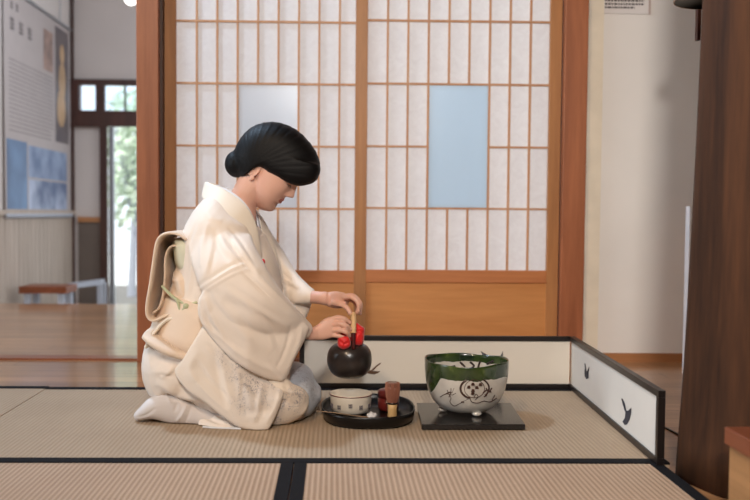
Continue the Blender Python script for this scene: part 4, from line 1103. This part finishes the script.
# obi: band, drum bow, pad, cord, tail
bm = new()
R = []
for (px, py, a, b) in ((212, 300, 47.5, .186), (208, 315, 49, .19), (203, 331, 50, .196), (199, 345, 50.5, .203)):
    c = at(px, py, YC); ring = []
    t = (at(199, 345, YC)-at(212, 300, YC)).normalized(); w = Vector((t.z, 0, -t.x))
    for k in range(56):
        an = 2*PI*k/56; ring.append(c+w*math.cos(an)*a*YC/F+Vector((0, 1, 0))*math.sin(an)*b)
    R.append(ring)
rings(bm, R); obj('obi_band', bm, M['obi'], person, smooth=True)
def ribbon(pts, y0, y1, th, sag=0):
    C = catmull([(a, b, 0) for a, b in pts], 6); C = [c[:2] for c in C]; bm = new(); R = []
    ny = 9
    V = [[at(c[0], c[1], y0+(y1-y0)*j/ny) for j in range(ny+1)] for c in C]
    # keep the profile constant in world x,z
    V = []
    for i, c in enumerate(C):
        p = at(c[0], c[1], y0)
        V.append([Vector((p.x, y0+(y1-y0)*j/ny, p.z+sag*math.sin(PI*j/ny)*(i/len(C)))) for j in range(ny+1)])
    g = [[bm.verts.new(p) for p in r] for r in V]
    for i in range(len(g)-1):
        for j in range(ny): bm.faces.new((g[i][j], g[i+1][j], g[i+1][j+1], g[i][j+1]))
    return bm
def solid(o, th, sub=1):
    m = o.modifiers.new('s', 'SOLIDIFY'); m.thickness = th; m.offset = 0
    m = o.modifiers.new('b', 'SUBSURF'); m.levels = sub; m.render_levels = sub
YO0, YO1 = YC-.155, YC+.15
bow = obj('obi_bow', ribbon([(186, 240), (178, 234.5), (166, 233.5), (157, 240), (153, 260), (149.5, 285), (146, 306), (147, 317), (153, 321), (163, 317), (174, 313)], YO0, YO1, .01), M['obi'], person, smooth=True); solid(bow, .010)
o = obj('inner_fold', ribbon([(188, 250), (172, 246), (165, 256), (164, 280), (160, 305), (152, 314)], YO0+.02, YO1-.02, .01), M['obi'], bow, smooth=True); solid(o, .007)
nz = lambda P: [(334+(a-334)*.946, 213+(b-213)*.946) for a, b in P]
bm = new(); pillow(bm, nz([(164, 242), (174, 239), (188, 246), (194, 262), (191, 282), (176, 280), (167, 270), (164, 255)]), YC-.005, .140, 4.5, n=60, lev=9); obj('obi_pad_scarf', fuse(bm, .005, 4), M['green_pale'], person, smooth=True)
bm = new(); pillow(bm, nz([(164, 276), (174, 272), (190, 274), (200, 290), (198, 318), (184, 322), (170, 318), (160, 312)]), YC-.005, .142, 4.5, n=60, lev=9)
me = fuse(bm, .005, 4); crease(me, [([(168, 274), (174, 292), (170, 312)], 2, -.006, 'r'), ([(178, 275), (182, 290), (186, 300)], 2.2, .008, 'r'), ([(176, 296), (180, 308), (192, 314)], 2.5, -.006, 'r'), ([(164, 283), (172, 280), (182, 281)], 2, .005, 'r')])
obj('obi_drum', me, M['obi'], person, smooth=True)
bm = new()
tube(bm, catmull([tuple(at(162, 286, YO0+.012)), tuple(at(172, 296, YO0-.004)), tuple(at(183, 303, YO0-.012)), tuple(at(197, 306, YO0-.02))], 5), .0042, 10)
tube(bm, catmull([tuple(at(197, 302, YO0-.02)), tuple(at(186, 307, YO0-.02)), tuple(at(181, 311, YO0-.012)), tuple(at(178, 303, YO0-.012)), tuple(at(176, 298, YO0-.01))], 5), .004, 10)
ellipsoid(bm, at(186, 306, YO0-.022), .009, .007, .008)
obj('obi_cord', bm, M['green'], person, smooth=True)
tl2 = obj('obi_tail', ribbon([(174, 318), (165, 321), (157, 329), (149, 340), (144.5, 349)], YC-.165, YC-.03, .008), M['collar'], person, smooth=True); solid(tl2, .01)
bm = new(); limb(bm, [(152, 330, YC-.04, 5, .14), (165, 335, YC-.02, 8, .19), (182, 342, YC-.01, 8, .215), (200, 347, YC, 8, .215)], exp=2.5)
me = fuse(bm, .0045, 4); crease(me, [([(156, 334), (174, 341), (196, 347)], 1.6, -.005, 'r'), ([(154, 329), (176, 334), (196, 340)], 2, .004, 'r')])
obj('waist_fold', me, M['obi'], person, smooth=True)

# tabi socks
for s, y in ((-1, 2.54), (1, 2.76)):
    bm = new(); dx = 0 if s < 0 else 22; dy = 0 if s < 0 else -16
    sg = lambda *q: tuple((a[0]+dx, a[1]+dy, y, a[2], a[3]) for a in q)
    limb(bm, sg((137, 416.5, 4.5, .022), (144, 412.5, 7, .034), (154, 408, 11.5, .042), (166, 406.5, 15.5, .042), (178, 409, 16, .042), (192, 413.5, 12, .044), (205, 416, 10, .045), (222, 417, 8, .04)), exp=2.3)
    me = fuse(bm, .0035, 4, zmin=.003)
    if s < 0: crease(me, [([(187, 404), (182, 415), (176, 422)], 1.5, .004, 'r'), ([(192, 405), (187, 417), (184, 424)], 1.4, -.004, 'r'), ([(178, 402), (174, 412)], 1.5, -.003, 'r'), ([(137, 417), (146, 415), (156, 408)], 1.2, -.003, 'r'), ([(166, 396), (172, 404)], 1.5, .003, 'r')], zmin=.003)
    obj('tabi_sock', me, M['sock'], person, smooth=True)
